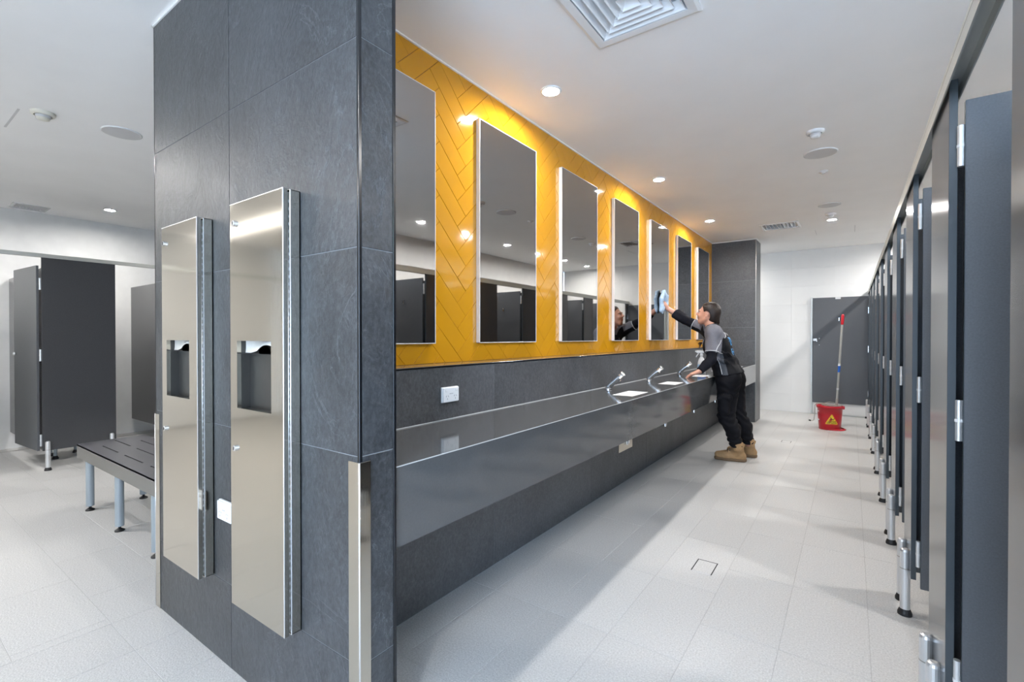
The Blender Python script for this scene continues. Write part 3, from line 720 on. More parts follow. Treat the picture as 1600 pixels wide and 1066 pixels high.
def diffuser(h, label, rings, name='air_diffuser', fl=.030):
    x0, y0, x1, y1 = h; cx_, cy_ = (x0 + x1) / 2, (y0 + y1) / 2
    e = empty(name, (cx_, cy_, H), label, 'air vent'); hx, hy = (x1 - x0) / 2, (y1 - y0) / 2
    bm = bmesh.new()
    def ring(ax, ay, za, bx, by, zb):
        A = [bm.verts.new((sx * ax, sy * ay, za)) for sx, sy in ((-1, -1), (1, -1), (1, 1), (-1, 1))]; B = [bm.verts.new((sx * bx, sy * by, zb)) for sx, sy in ((-1, -1), (1, -1), (1, 1), (-1, 1))]
        for i in range(4): bm.faces.new((A[i], A[(i + 1) % 4], B[(i + 1) % 4], B[i]))
    ring(hx + fl * .55, hy + fl * .55, -.0005, hx + fl * .5, hy + fl * .5, -.006); ring(hx + fl * .5, hy + fl * .5, -.006, hx, hy, -.010); ring(hx, hy, -.010, hx - .035, hy - .035, -.008); ring(hx - .035, hy - .035, -.008, hx - .036, hy - .036, .12)
    bmobj('flange', bm, M['white_plastic'], e)
    bm = bmesh.new(); q = [bm.verts.new((sx * hx, sy * hy, .12)) for sx, sy in ((-1, -1), (1, -1), (1, 1), (-1, 1))]; bm.faces.new(q); bmobj('duct_plenum', bm, M['dark'], e)
    ix, iy = hx - .042, hy - .042
    for k in range(rings):
        s = 1 - k / (rings + .15); s2 = s - .62 / rings
        bm = bmesh.new(); ring(ix * s, iy * s, -.008, ix * max(.03, s2), iy * max(.03, s2), .030); ring(ix * s, iy * s, -.008, ix * s - .002, iy * s - .002, -.004)
        if k == rings - 1: bm.faces.new([bm.verts.new((sx * ix * max(.03, s2), sy * iy * max(.03, s2), .030)) for sx, sy in ((-1, -1), (1, -1), (1, 1), (-1, 1))])
        bmobj('louvre', bm, M['white_plastic'], e)
    return e
diffuser(DIFF, 'white square ceiling air diffuser with nested louvres above the corridor', 5)
def slot_vent(h, label, m, n, along):
    x0, y0, x1, y1 = h; cx_, cy_ = (x0 + x1) / 2, (y0 + y1) / 2
    e = empty('ceiling_vent', (cx_, cy_, H), label, 'air vent'); hx, hy = (x1 - x0) / 2, (y1 - y0) / 2
    bm = bmesh.new()
    for lo, hi in (((-hx - .025, -hy - .025, -.008), (-hx, hy + .025, -.0003)), ((hx, -hy - .025, -.008), (hx + .025, hy + .025, -.0003)), ((-hx, -hy - .025, -.008), (hx, -hy, -.0003)), ((-hx, hy, -.008), (hx, hy + .025, -.0003))): abox(bm, lo, hi, .001)
    bmobj('frame', bm, M['white_plastic'], e)
    box('duct_box', (-hx, -hy, .10), (hx, hy, .11), M['dark'], e)
    for k in range(n):
        bm = bmesh.new(); t = (k + .5) / n * 2 - 1
        if along == 'y': abox(bm, (-.0015, -hy, -.016), (.0015, hy, .016)); bmesh.ops.rotate(bm, verts=bm.verts, cent=(0, 0, 0), matrix=Matrix.Rotation(.75 * (1 if t > 0 else -1), 3, 'Y')); bmesh.ops.translate(bm, verts=bm.verts, vec=(t * hx, 0, .010))
        else: abox(bm, (-hx, -.0015, -.016), (hx, .0015, .016)); bmesh.ops.rotate(bm, verts=bm.verts, cent=(0, 0, 0), matrix=Matrix.Rotation(.75, 3, 'X')); bmesh.ops.translate(bm, verts=bm.verts, vec=(0, t * hy, .010))
        bmobj('louvre', bm, m, e)
slot_vent(VENT1, 'white ceiling vent with angled louvres in front of the far slate pier', M['white_plastic'], 9, 'y')
slot_vent(VENT2, 'grey louvred ceiling vent above the shower cubicles', M['grey_plastic'], 9, 'x')
def speaker(x, y, r, label, m):
    e = empty('ceiling_speaker', (x, y, H), label, 'speaker', 'round ceiling speakers')
    bm = bmesh.new(); lathe(bm, [(r, -.0003), (r, -.006), (r * .95, -.008)], 40); bmobj('bezel', bm, M['white_plastic'], e, True)
    bm = bmesh.new(); lathe(bm, [(r * .95, -.008), (r * .5, -.0095), (0, -.010)], 40); bmobj('mesh_grille', bm, m, e, True)
speaker(-.204, 4.453, .115, 'round flush ceiling speaker in the corridor, nearer of two', M['grey_plastic'])
speaker(-.201, 6.248, .105, 'round flush ceiling speaker in the corridor, farther of two near the downlight', M['grey_plastic'])
speaker(-4.20, 1.150, .115, 'round flush ceiling speaker over the changing aisle', M['grey_plastic'])
def detector(x, y, r, label, m):
    e = empty('smoke_detector', (x, y, H), label, 'smoke detector', 'ceiling smoke detectors')
    bm = bmesh.new(); lathe(bm, [(r, -.0003), (r, -.008), (r * .93, -.018), (r * .72, -.022)], 36); bmobj('base_plate', bm, m, e, True)
    bm = bmesh.new(); lathe(bm, [(r * .62, -.021), (r * .60, -.030), (r * .52, -.036)], 36); bmobj('sensing_slot', bm, M['grey_plastic'], e, True)
    bm = bmesh.new(); lathe(bm, [(r * .56, -.036), (r * .50, -.045), (r * .2, -.050), (0, -.050)], 36); bmobj('sensor_cap', bm, m, e, True)
detector(-.212, 3.963, .057, 'white smoke detector on the corridor ceiling before the nearer speaker', M['white_plastic'])
detector(-.202, 6.70, .055, 'white smoke detector on the corridor ceiling close to the downlight', M['white_plastic'])
detector(-4.241, .754, .062, 'cream smoke detector on the ceiling over the changing aisle', M['cream_plastic'])
e = empty('sprinkler_head', (-.207, 4.963, H), 'small flush sprinkler head on the corridor ceiling between the two speakers', 'sprinkler')
bm = bmesh.new(); lathe(bm, [(.040, -.0003), (.038, -.005), (.018, -.007), (.016, -.016), (0, -.018)], 28); bmobj('cover_plate', bm, M['white_plastic'], e, True)
bm = bmesh.new(); tube(bm, [(-.006, 0, -.017), (-.006, 0, -.026)], .005, 10); bmobj('nozzle', bm, M['grey_plastic'], e, True)

# ------------------------------------------------------------------ floor wastes (tile insert drains)
def waste(r_, label):
    x0, y0, x1, y1 = r_; e = empty('floor_waste', ((x0 + x1) / 2, (y0 + y1) / 2, 0), label, 'drain', 'square tile insert floor drains')
    hx, hy = (x1 - x0) / 2, (y1 - y0) / 2
    bm = bmesh.new()
    for lo, hi in (((-hx, -hy, .0002), (-hx + .005, hy, .0009)), ((hx - .005, -hy, .0002), (hx, hy, .0009)), ((-hx, hy - .005, .0002), (hx, hy, .0009))): abox(bm, lo, hi)
    bmobj('drain_gap', bm, M['dark'], e)
    box('front_rim', (-hx, -hy, .0002), (hx, -hy + .004, .0009), M['grey_plastic'], e)
    box('tile_insert', (-hx + .006, -hy + .006, .0002), (hx - .006, hy - .006, .0008), M['floor_tile'], e)
waste(WASTE, 'square drain cover set in the floor tiles, nearer one in the corridor')
waste((-.68, 6.50, -.58, 6.62), "square drain cover set in the floor tiles, farther one past the cleaner's boots")

# ------------------------------------------------------------------ mop bucket and mop
BC = Vector((-.235, 7.80, 0))
e = empty('mop_bucket', BC, 'red plastic mop bucket with yellow caution sticker on the floor by the far door', 'bucket')
bm = bmesh.new(); n = 48
prof = [(0.0, .006, .0), (.112, .006, .0), (.122, .0, 0), (.126, .004, 0), (.140, .20, .0), (.145, .290, 0), (.156, .292, 0), (.157, .322, 0), (.150, .326, 0), (.139, .318, 0), (.134, .20, 0), (.118, .02, 0), (0, .018, 0)]
lathe(bm, [(p[0], p[1]) for p in prof], n, sx=1.0, sy=.9)
bmobj('bucket_body', bm, M['red'], e, True)
bm = bmesh.new(); lathe(bm, [(.128, .0), (.150, .002), (.150, .010), (.128, .018)], 40, c=(.035, .03, 0)); bmobj('base_skirt', bm, M['red'], e, True)
bm = bmesh.new(); abox(bm, (.135, -.035, .285), (.168, .035, .322), .006, 2); bmobj('pouring_lip', bm, M['red'], e)
for z in (.13, .245):
    bm = bmesh.new(); tube(bm, [(-.118, -.062, z), (-.136, -.072, z)], .007, 10); bmobj('rivet', bm, M['white_plastic'], e)
# wringer tray, rods and lever
bm = bmesh.new(); lathe(bm, [(.10, .318), (.108, .330), (.102, .332), (.060, .300), (.02, .27)], 30, c=(.02, .01, 0), sx=1.1, sy=.85); bmobj('wringer_cone', bm, mat('grey_zinc', (.48, .45, .41), .4, .6, noise=.05), e, True)
M['zinc'] = bpy.data.materials['grey_zinc']
bm = bmesh.new()
tube(bm, [(-.02, -.07, .345), (-.09, -.06, .352), (-.150, -.05, .345), (-.168, -.05, .320), (-.170, -.05, .20), (-.180, -.06, .118), (-.200, -.07, .104), (-.225, -.07, .108)], .0065, 8); bmobj('wringer_lever', bm, M['zinc'], e, True)
bm = bmesh.new(); tube(bm, [(-.213, -.07, .1055), (-.240, -.07, .112)], .010, 10); bmobj('lever_grip', bm, M['rubber'], e, True)
bm = bmesh.new(); tube(bm, [(-.11, -.02, .338), (-.06, -.07, .352), (.0, -.08, .345), (.06, -.06, .338)], .006, 8); tube(bm, [(-.10, .05, .34), (0.0, .08, .362), (.09, .04, .352)], .004, 8); bmobj('carry_wire', bm, M['zinc'], e, True)
# caution label bent round the bucket
LR = .1375
def wrap(x, z, d=0.0, phi0=-PI / 2 + .20):
    ph = phi0 + x / .14; rr = .1268 + (z / .29) * .0185 + d
    return (rr * math.cos(ph), .9 * rr * math.sin(ph), z)
def flat_poly(name, P, m, d, cz=.155):
    bm = bmesh.new(); vs = [bm.verts.new((x, z, 0)) for x, z in P]; bm.faces.new(vs)
    bmesh.ops.triangulate(bm, faces=bm.faces)
    for _ in range(3): bmesh.ops.subdivide_edges(bm, edges=bm.edges, cuts=1)
    for v in bm.verts: v.co = Vector(wrap(v.co.x, v.co.y + cz, d))
    return bmobj(name, bm, m, e if name == 'caution_sticker' else STK, False)
def rtri(w, h, r):
    P = []
    for cx_, cz_, a0, a1 in ((w / 2 - 1.7 * r, r - h / 2, -90, 30), (0, h / 2 - 2 * r, 30, 150), (-w / 2 + 1.7 * r, r - h / 2, 150, 270)):
        for k in range(5): a = math.radians(a0 + (a1 - a0) * k / 4); P.append((cx_ + r * math.cos(a), cz_ + r * math.sin(a)))
    return P
STK = None
STK = flat_poly('caution_sticker', rtri(.172, .150, .010), M['orange_sign'], .0012)
flat_poly('yellow_field', rtri(.150, .130, .008), M['yellow_sign'], .0020, .153)
def text_mesh(body, size, cx_, cz, d, m, name='lettering', sx=1.0):
    cu = bpy.data.curves.new('t', 'FONT'); cu.body = body; cu.size = size; cu.align_x = 'CENTER'; cu.offset = size * .03; cu.resolution_u = 2
    to = bpy.data.objects.new('t', cu); COL.objects.link(to)
    me = bpy.data.meshes.new_from_object(to.evaluated_get(bpy.context.evaluated_depsgraph_get())); bpy.data.objects.remove(to); bpy.data.curves.remove(cu)
    for v in me.vertices: v.co = Vector(wrap(cx_ + v.co.x * sx, cz + v.co.y, d))
    me.materials.clear(); me.materials.append(m); me.name = name
    return link(bpy.data.objects.new(name, me), STK)
bpy.context.view_layer.update()
text_mesh('CAUTION', .0215, 0, .113, .0026, M['ink']); text_mesh('WET FLOOR', .0215, 0, .094, .0026, M['ink'])
# slipping figure: head, bent body, legs, arm
fig = bmesh.new()
def stroke(p, q, w):
    p, q = Vector(p), Vector(q); n_ = Vector((-(q - p).y, (q - p).x)).normalized() * w / 2
    fig.faces.new([fig.verts.new(Vector(wrap(v.x, v.y, .0026))) for v in (p - n_, q - n_, q + n_, p + n_)])
def W2(x, z): return (x, z)
for p, q, w in (((-.004, .163), (.008, .147), .009), ((.008, .147), (.022, .152), .007), ((.022, .152), (.028, .166), .006), ((.008, .147), (.018, .143), .006), ((-.004, .160), (-.018, .150), .005), ((-.018, .150), (-.024, .142), .004), ((-.030, .139), (.026, .139), .0025)): stroke(p, q, w)
fig.faces.new([fig.verts.new(Vector(wrap(-.012 + .006 * math.cos(a), .172 + .006 * math.sin(a), .0026))) for a in [2 * PI * k / 10 for k in range(10)]])
bmobj('slipping_figure', fig, M['ink'], STK)

e = empty('mop', (-.19, 7.80, .05), 'mop with red grip and pale metal handle standing in the red bucket', 'mop')
p0, p1 = Vector((.018, -.04, .02)), Vector((.097, -.05, 1.513))
def mp_(t): return p0 + (p1 - p0) * t
bm = bmesh.new(); tube(bm, [mp_(0.05), mp_(.91)], .0135, 14); hd = bmobj('handle', bm, M['alu'], e, False)
bm = bmesh.new(); tube(bm, [mp_(.905), mp_(.91), mp_(.985), mp_(1.0)], [.0165, .0175, .0175, .010], 16); bmobj('grip', bm, M['red'], e, True)
bm = bmesh.new(); tube(bm, [mp_(.478), mp_(.535)], .0141, 14); bmobj('blue_band', bm, M['blue_label'], hd)
bm = bmesh.new(); tube(bm, [mp_(.536), mp_(.556)], .0141, 14); tube(bm, [mp_(.32), mp_(.335)], .0150, 14); bmobj('white_band', bm, M['white_plastic'], hd)
bm = bmesh.new(); tube(bm, [mp_(.05), mp_(.24)], .0150, 14); bmobj('socket', bm, M['zinc'], e, False)
bm = bmesh.new()
for k in range(26):
    a = 2 * PI * k / 26; rr = .045 + .02 * random.random(); b0 = mp_(.10)
    tube(bm, [b0, b0 + Vector((rr * .7 * math.cos(a), rr * .6 * math.sin(a), .01)), Vector((rr * math.cos(a), rr * .8 * math.sin(a) - .03, -.005 + .03 * random.random()))], .006, 6)
st = bmobj('mop_strands', bm, mat('cotton_strands', (.55, .52, .46), .95, noise=.1, nscale=60), e, True); st['kind'] = 'stuff'

# ------------------------------------------------------------------ spray bottle
e = empty('spray_bottle', (-1.33, 5.43, ZC + .0003), "white trigger spray bottle with blue label behind the cleaner's arm", 'spray bottle')
bm = bmesh.new(); lathe(bm, [(0, 0), (.036, 0), (.041, .004), (.042, .10), (.040, .125), (.026, .165), (.014, .185), (.014, .200), (0, .200)], 28, sx=1.0, sy=.75); bmobj('bottle_body', bm, M['white_plastic'], e, True)
bm = bmesh.new(); lathe(bm, [(.0424, .025), (.0428, .028), (.0428, .100), (.0424, .103)], 28, sx=1.0, sy=.75); lb_ = bmobj('label', bm, mat('pale_blue_label', (.45, .62, .80), .4, noise=.05), e, True)
bm = bmesh.new(); lathe(bm, [(.0430, .032), (.0434, .034), (.0434, .050), (.0430, .052)], 28, sx=1.0, sy=.75); bmobj('label_band', bm, M['blue_label'], lb_, True)
bm = bmesh.new(); lathe(bm, [(.0175, .196), (.0175, .218), (.012, .224), (0, .224)], 20); bmobj('screw_collar', bm, M['white_plastic'], e, False)
bm = bmesh.new(); abox(bm, (-.052, -.011, .226), (.024, .011, .254), .005, 2); abox(bm, (-.066, -.006, .236), (-.050, .006, .250), .002); abox(bm, (-.008, -.008, .218), (.010, .008, .228)); hdg = bmobj('spray_head', bm, M['white_plastic'], e)
bm = bmesh.new(); tube(bm, [(-.030, 0, .228), (-.038, 0, .210), (-.050, 0, .196), (-.056, 0, .180)], [.007, .007, .006, .005], 10); bmobj('trigger', bm, M['white_plastic'], hdg, True)

# ------------------------------------------------------------------ the cleaner (implicit surfaces meshed by surface nets)
class Field:
    def __init__(s, lo, hi, h):
        s.lo = np.array(lo, float); s.h = h
        s.n = np.ceil((np.array(hi) - s.lo) / h).astype(int) + 1
        s.f = np.full(s.n, 0.5, np.float32)
    def block(s, lo, hi):
        a = np.clip(np.floor((np.array(lo) - s.lo) / s.h).astype(int), 0, s.n - 1); b = np.clip(np.ceil((np.array(hi) - s.lo) / s.h).astype(int) + 1, 1, s.n)
        sl = tuple(slice(i, j) for i, j in zip(a, b))
        g = np.meshgrid(*[s.lo[k] + s.h * np.arange(a[k], b[k]) for k in range(3)], indexing='ij')
        return sl, np.stack(g, -1).astype(np.float32)
    def put(s, d, sl, k, sub=False):
        c = s.f[sl]
        if sub: c = -c
        hh = np.clip(0.5 + 0.5 * (c - d) / k, 0, 1)
        r = c * (1 - hh) + d * hh - k * hh * (1 - hh)
        s.f[sl] = -r if sub else r
    def cone(s, a, b, ra, rb, k=.02, flat=None, off=0.0, sub=False):
        a, b = np.array(a, float), np.array(b, float); m = max(ra, rb) + off + 2.2 * k + .03
        sl, P = s.block(np.minimum(a, b) - m, np.maximum(a, b) + m)
        if P.size == 0: return
        q = P - a; ab = b - a
        if flat is not None:
            nvec, sc = np.array(flat[0], float), flat[1]; nvec /= np.linalg.norm(nvec)
            q = q + (sc - 1) * (q @ nvec)[..., None] * nvec; ab = ab + (sc - 1) * (ab @ nvec) * nvec
        t = np.clip((q @ ab) / max(1e-9, ab @ ab), 0, 1)
        d = np.linalg.norm(q - t[..., None] * ab, axis=-1) - (ra + (rb - ra) * t)
        if flat is not None and flat[1] > 1: d = d / (1 + .25 * (flat[1] - 1))
        s.put((d - off).astype(np.float32), sl, k, sub)
    def ell(s, c, R, rad, k=.015, off=0.0, sub=False):
        c = np.array(c, float); rad = np.array(rad, float) + off; m = rad.max() + 2.2 * k + .02
        sl, P = s.block(c - m, c + m)
        q = ((P - c) @ np.array(R, float)) / rad
        l = np.linalg.norm(q, axis=-1); l2 = np.linalg.norm(q / rad, axis=-1) + 1e-9
        s.put((l * (l - 1) / l2).astype(np.float32), sl, k, sub)
    def plane_cut(s, p, n):
        """keep the side the normal points away from"""
        n = np.array(n, float); n /= np.linalg.norm(n)
        sl, P = s.block(s.lo, s.lo + s.h * (s.n - 1))
        s.f = np.maximum(s.f, ((P - np.array(p)) @ n).astype(np.float32))
    def mesh(s, it=2):
        f = s.f; ins = f < 0
        n = np.array(f.shape) - 1
        cnt = np.zeros(n, np.int8)
        for dx in (0, 1):
            for dy in (0, 1):
                for dz in (0, 1): cnt += ins[dx:dx + n[0], dy:dy + n[1], dz:dz + n[2]]
        act = np.argwhere((cnt > 0) & (cnt < 8))
        idx = np.full(n, -1, np.int64); idx[tuple(act.T)] = np.arange(len(act))
        cor = np.array([[i, j, k] for i in (0, 1) for j in (0, 1) for k in (0, 1)])
        val = np.stack([f[tuple((act + c).T)] for c in cor], 1)
        sm = np.zeros((len(act), 3)); nn = np.zeros(len(act))
        for i in range(8):
            for j in range(i + 1, 8):
                if np.abs(cor[i] - cor[j]).sum() != 1: continue
                a, b = val[:, i], val[:, j]; x = (a < 0) != (b < 0)
                t = np.where(x, a / np.where(a - b == 0, 1, a - b), 0)
                sm += np.where(x[:, None], cor[i] + t[:, None] * (cor[j] - cor[i]), 0); nn += x
        V = s.lo + s.h * (act + sm / nn[:, None])
        F = []
        for ax in range(3):
            u, w = (ax + 1) % 3, (ax + 2) % 3
            sl0 = [slice(None)] * 3; sl1 = [slice(None)] * 3; sl0[ax] = slice(0, -1); sl1[ax] = slice(1, None)
            a, b = ins[tuple(sl0)], ins[tuple(sl1)]
            e = np.argwhere(a != b)
            e = e[(e[:, u] > 0) & (e[:, w] > 0) & (e[:, u] < n[u]) & (e[:, w] < n[w])]
            fl = a[tuple(e.T)]
            du = np.zeros(3, int); du[u] = 1; dw = np.zeros(3, int); dw[w] = 1
            q = np.stack([idx[tuple((e - du - dw).T)], idx[tuple((e - dw).T)], idx[tuple(e.T)], idx[tuple((e - du).T)]], 1)
            q = q[:, :]; q[~fl] = q[~fl][:, ::-1]
            F.append(q)
        F = np.concatenate(F); F = F[(F >= 0).all(1)]
        # light smoothing
        E_ = np.concatenate([F[:, [0, 1]], F[:, [1, 2]], F[:, [2, 3]], F[:, [3, 0]]]); E_ = np.concatenate([E_, E_[:, ::-1]])
        for _ in range(it):
            ac = np.zeros_like(V); c = np.zeros(len(V)); np.add.at(ac, E_[:, 0], V[E_[:, 1]]); np.add.at(c, E_[:, 0], 1)
            V = V + .5 * (ac / np.maximum(c, 1)[:, None] - V)
        return V, F
def sdf_obj(name, fld, mats, parent, it=2, pick=None, disp=None):
    V, F = fld.mesh(it)
    if disp is not None:
        nr = np.cross(V[F[:, 2]] - V[F[:, 0]], V[F[:, 3]] - V[F[:, 1]]); VN = np.zeros_like(V)
        for k in range(4): np.add.at(VN, F[:, k], nr)
        V = V + VN / (np.linalg.norm(VN, axis=1)[:, None] + 1e-12) * disp(V)[:, None]
    me = bpy.data.meshes.new(name)
    me.vertices.add(len(V)); me.vertices.foreach_set('co', (V - np.array(parent.location) if parent is not None else V).astype(np.float32).ravel())
    me.loops.add(4 * len(F)); me.loops.foreach_set('vertex_index', F.astype(np.int32).ravel())
    me.polygons.add(len(F)); me.polygons.foreach_set('loop_start', np.arange(0, 4 * len(F), 4, dtype=np.int32)); me.polygons.foreach_set('loop_total', np.full(len(F), 4, np.int32))
    me.update(calc_edges=True); me.validate(); setm(me, mats); me.shade_smooth()
    if pick is not None: me.polygons.foreach_set('material_index', pick(V[F].mean(1)).astype(np.int32))
    o = bpy.data.objects.new(name, me); link(o, parent); return o
def unit(v): v = np.array(v, float); return v / np.linalg.norm(v)
m_skin = mat('skin', (0.60, 0.31, 0.22), .45, noise=.05, nscale=30); m_skin.node_tree.nodes['Principled BSDF'].inputs['Subsurface Weight'].default_value = .08
m_skin.node_tree.nodes['Principled BSDF'].inputs['Subsurface Radius'].default_value = (.01, .004, .002)
m_lip = mat('lips', (0.45, 0.13, 0.11), .4, noise=.03)
m_hair = mat('dark_brown_hair', (0.020, 0.012, 0.009), .50, spec=.4, noise=.35, nscale=90, stretch=(1, 1, .25), bump=.5, bscale=120)
m_black = mat('black_shirt', (0.006, 0.0065, 0.009), .8, spec=.2, noise=.15, nscale=30, bump=.25, bscale=25)
m_under = mat('black_undershirt', (0.006, 0.0065, 0.011), .85, spec=.2, noise=.12, nscale=40, bump=.3, bscale=40)
m_grey = mat('heather_grey_jersey', (0.150, 0.152, 0.178), .85, noise=.18, nscale=220)
m_side = mat('slate_grey_side_panel', (0.062, 0.070, 0.084), .85, noise=.15, nscale=120)
m_pipe = mat('pale_piping', (0.50, 0.51, 0.53), .6, noise=.03)
m_blue = mat('blue_print', (0.03, 0.27, 0.62), .5, noise=.04)
m_pants = mat('black_work_trousers', (0.005, 0.005, 0.0075), .75, spec=.2, noise=.2, nscale=40, bump=.5, bscale=18)
m_boot = mat('tan_nubuck', (0.36, 0.22, 0.105), .7, noise=.14, nscale=35, bump=.2, bscale=90)
m_sole = mat('brown_boot_sole', (0.17, 0.105, 0.055), .7, noise=.1, nscale=60)
m_lace = mat('dark_laces', (0.06, 0.045, 0.035), .8, noise=.1)
m_cloth = mat('pale_blue_microfibre', (0.50, 0.66, 0.84), .9, noise=.10, nscale=40, bump=.4, bscale=160)

P = dict(hipL=(-.998, 5.115, .80), hipR=(-.985, 5.315, .80), kneeL=(-1.012, 5.105, .46), kneeR=(-.950, 5.350, .45), ankL=(-.925, 5.200, .14), ankR=(-.862, 5.445, .14),
         shL=(-1.118, 5.030, 1.295), shR=(-1.255, 5.355, 1.335), elL=(-1.120, 4.955, 1.035), elR=(-1.495, 5.365, 1.447), wrL=(-1.205, 4.845, .922), wrR=(-1.672, 5.335, 1.575),
         neck=(-1.170, 5.190, 1.345), headb=(-1.205, 5.200, 1.445))
hf = unit((-.965, .06, .20)); hl = unit(np.cross((0, 0, 1), hf)); hu = np.cross(hf, hl); HR = np.stack([hf, hl, hu], 1)
HC = np.array((-1.214, 5.203, 1.497))
def hp(x, y, z): return HC + hf * x + hl * y + hu * z
TORSO = [  # (a, b, ra, rb) paired chains: pelvis, waist, chest, shoulders
    ((-1.000, 5.130, .845), (-1.050, 5.150, .985), .118, .098), ((-1.000, 5.290, .845), (-1.050, 5.260, .985), .118, .098),
    ((-1.050, 5.150, .985), (-1.112, 5.125, 1.180), .098, .104), ((-1.050, 5.260, .985), (-1.125, 5.275, 1.190), .098, .104),
    ((-1.112, 5.125, 1.180), (-1.125, 5.085, 1.285), .104, .078), ((-1.125, 5.275, 1.190), (-1.205, 5.300, 1.310), .104, .078),
    ((-1.165, 5.145, 1.160), (-1.150, 5.145, 1.20), .070, .06), ((-1.180, 5.270, 1.170), (-1.17, 5.27, 1.21), .070, .06)]
def torso(F_, off, k=.04):
    for a, b, ra, rb in TORSO: F_.cone(a, b, ra, rb, k, off=off)
    F_.cone(P['shL'], (-1.16, 5.17, 1.335), .060, .052, .03, off=off); F_.cone(P['shR'], (-1.18, 5.21, 1.338), .060, .052, .03, off=off)
def legs(F_, off, shape=0):
    for s in 'LR':
        F_.cone(P['hip' + s], P['knee' + s], .096, .064, .035, off=off)
        c = tuple(.6 * a + .4 * b + d for a, b, d in zip(P['knee' + s], P['ank' + s], (.022, 0, 0)))
        F_.cone(P['knee' + s], c, .063, .058, .02, off=off); F_.cone(c, P['ank' + s], .058, .040, .02, off=off)
# hands: palm and five separate fingers, bent at the knuckles
def hand(F_, wr, d, up, side, curl, thumb):
    """d: towards the fingers, up: back of the hand, side: towards the thumb."""
    wr = np.array(wr, float); d, up = unit(d), unit(up); side = unit(side)
    F_.cone(wr, wr + d * .035, .024, .022, .012, flat=(up, 1.25))
    for t in (-.028, -.009, .010, .026): F_.cone(wr + d * .02 + side * t * .6, wr + d * .082 + side * t, .017, .0135, .010)
    for t, L in ((.028, .070), (.0095, .078), (-.0095, .072), (-.0275, .056)):
        p = wr + d * .085 + side * t; dd = d.copy(); sp_ = side * t * .25
        ang = 0
        for j, (l, r0, r1) in enumerate(((.46, .0098, .0088), (.31, .0088, .0080), (.23, .0080, .0068))):
            ang += curl[j]; dv = unit(d * math.cos(ang) - up * math.sin(ang) + sp_)
            q = p + dv * L * l; F_.cone(p, q, r0, r1, .003); p = q
    p = wr + d * .028 + side * .024
    for l, r0, r1, a in ((.040, .0140, .0115, thumb), (.030, .0112, .0100, thumb - .25), (.024, .0100, .0080, thumb - .4)):
        dv = unit(d * math.cos(a) + side * math.sin(a) - up * .25); q = p + dv * l; F_.cone(p, q, r0, r1, .004); p = q
lo, hi = (-1.86, 4.62, .02), (-.72, 5.62, 1.76)
B = Field(lo, hi, .0055)
torso(B, -.012); legs(B, -.010)
B.cone(P['neck'], P['headb'], .056, .050, .02)
for s, ru, re, rw in (('L', .047, .038, .026), ('R', .046, .037, .025)):
    B.cone(P['sh' + s], P['el' + s], ru - .006, re, .006)
    c = tuple(.65 * a + .35 * b for a, b in zip(P['el' + s], P['wr' + s])); B.cone(P['el' + s], c, re, re * .97, .015); B.cone(c, P['wr' + s], re * .97, rw, .015)
for s in 'LR':   # feet inside the boots
    a = np.array(P['ank' + s]); B.cone(a, np.array(dict(L=(-.905, 5.243, .075), R=(-.848, 5.490, .075))[s]), .030, .024, .01)
# head
B.ell(hp(-.018, 0, .030), HR, (.094, .074, .088)); B.ell(hp(.028, 0, -.030), HR, (.066, .060, .082), .03)
B.cone(hp(.050, -.014, -.092), hp(.050, .014, -.092), .024, .024, .02)
for y in (-1, 1):
    B.cone(hp(.045, y * .022, -.090), hp(-.012, y * .056, -.052), .020, .018, .02)
    B.ell(hp(.066, y * .034, -.030), HR, (.024, .024, .020), .015)                 # cheek
    B.ell(hp(.078, y * .028, .022), HR, (.018, .026, .008), .010)                  # brow ridge
    B.ell(hp(.091, y * .029, .004), HR, (.012, .014, .008), .006, sub=True)        # eye socket
    ex = Matrix.Rotation(0.25 * y, 3, 'Z'); B.ell(hp(-.012, y * .073, -.014), HR @ np.array(ex), (.017, .007, .030), .004)
    B.ell(hp(-.008, y * .080, -.012), HR @ np.array(ex), (.008, .005, .018), .003, sub=True)
B.cone(hp(.086, 0, .012), hp(.108, 0, -.020), .007, .0105, .010); B.cone(hp(.098, -.010, -.026), hp(.098, .010, -.026), .0075, .0075, .006)
B.ell(hp(.084, 0, -.054), HR, (.012, .022, .006), .006); B.ell(hp(.081, 0, -.066), HR, (.012, .019, .007), .006); B.cone(hp(.092, -.02, -.0595), hp(.092, .02, -.0595), .002, .002, .002, sub=True)
# left hand lies flat on the counter, right hand is closed on the cloth
hand(B, P['wrL'], (-.84, -.36, -.36), (-.36, -.1, .92), (-.30, .95, .0), (.22, .30, .10), .75)
hand(B, P['wrR'], (-.45, -.06, .90), (.90, .02, .45), (.06, -1.0, .05), (.55, .75, .55), .55)
def lips(c):
    q = (c - HC) @ HR
    return ((q[:, 0] > .072) & (np.abs(q[:, 1]) < .021) & (q[:, 2] < -.049) & (q[:, 2] > -.072)).astype(int)
person = sdf_obj('person', B, [m_skin, m_lip], None, 2, lips)
tag(person, 'person in black and grey work shirt wiping a mirror, leaning on the counter', 'person')
class _Z: location = (0, 0, 0)
def part(name, fld, mats, it=2, pick=None, par=None, disp=None): 
    o = sdf_obj(name, fld, mats, None, it, pick, disp); o.parent = par or person; return o
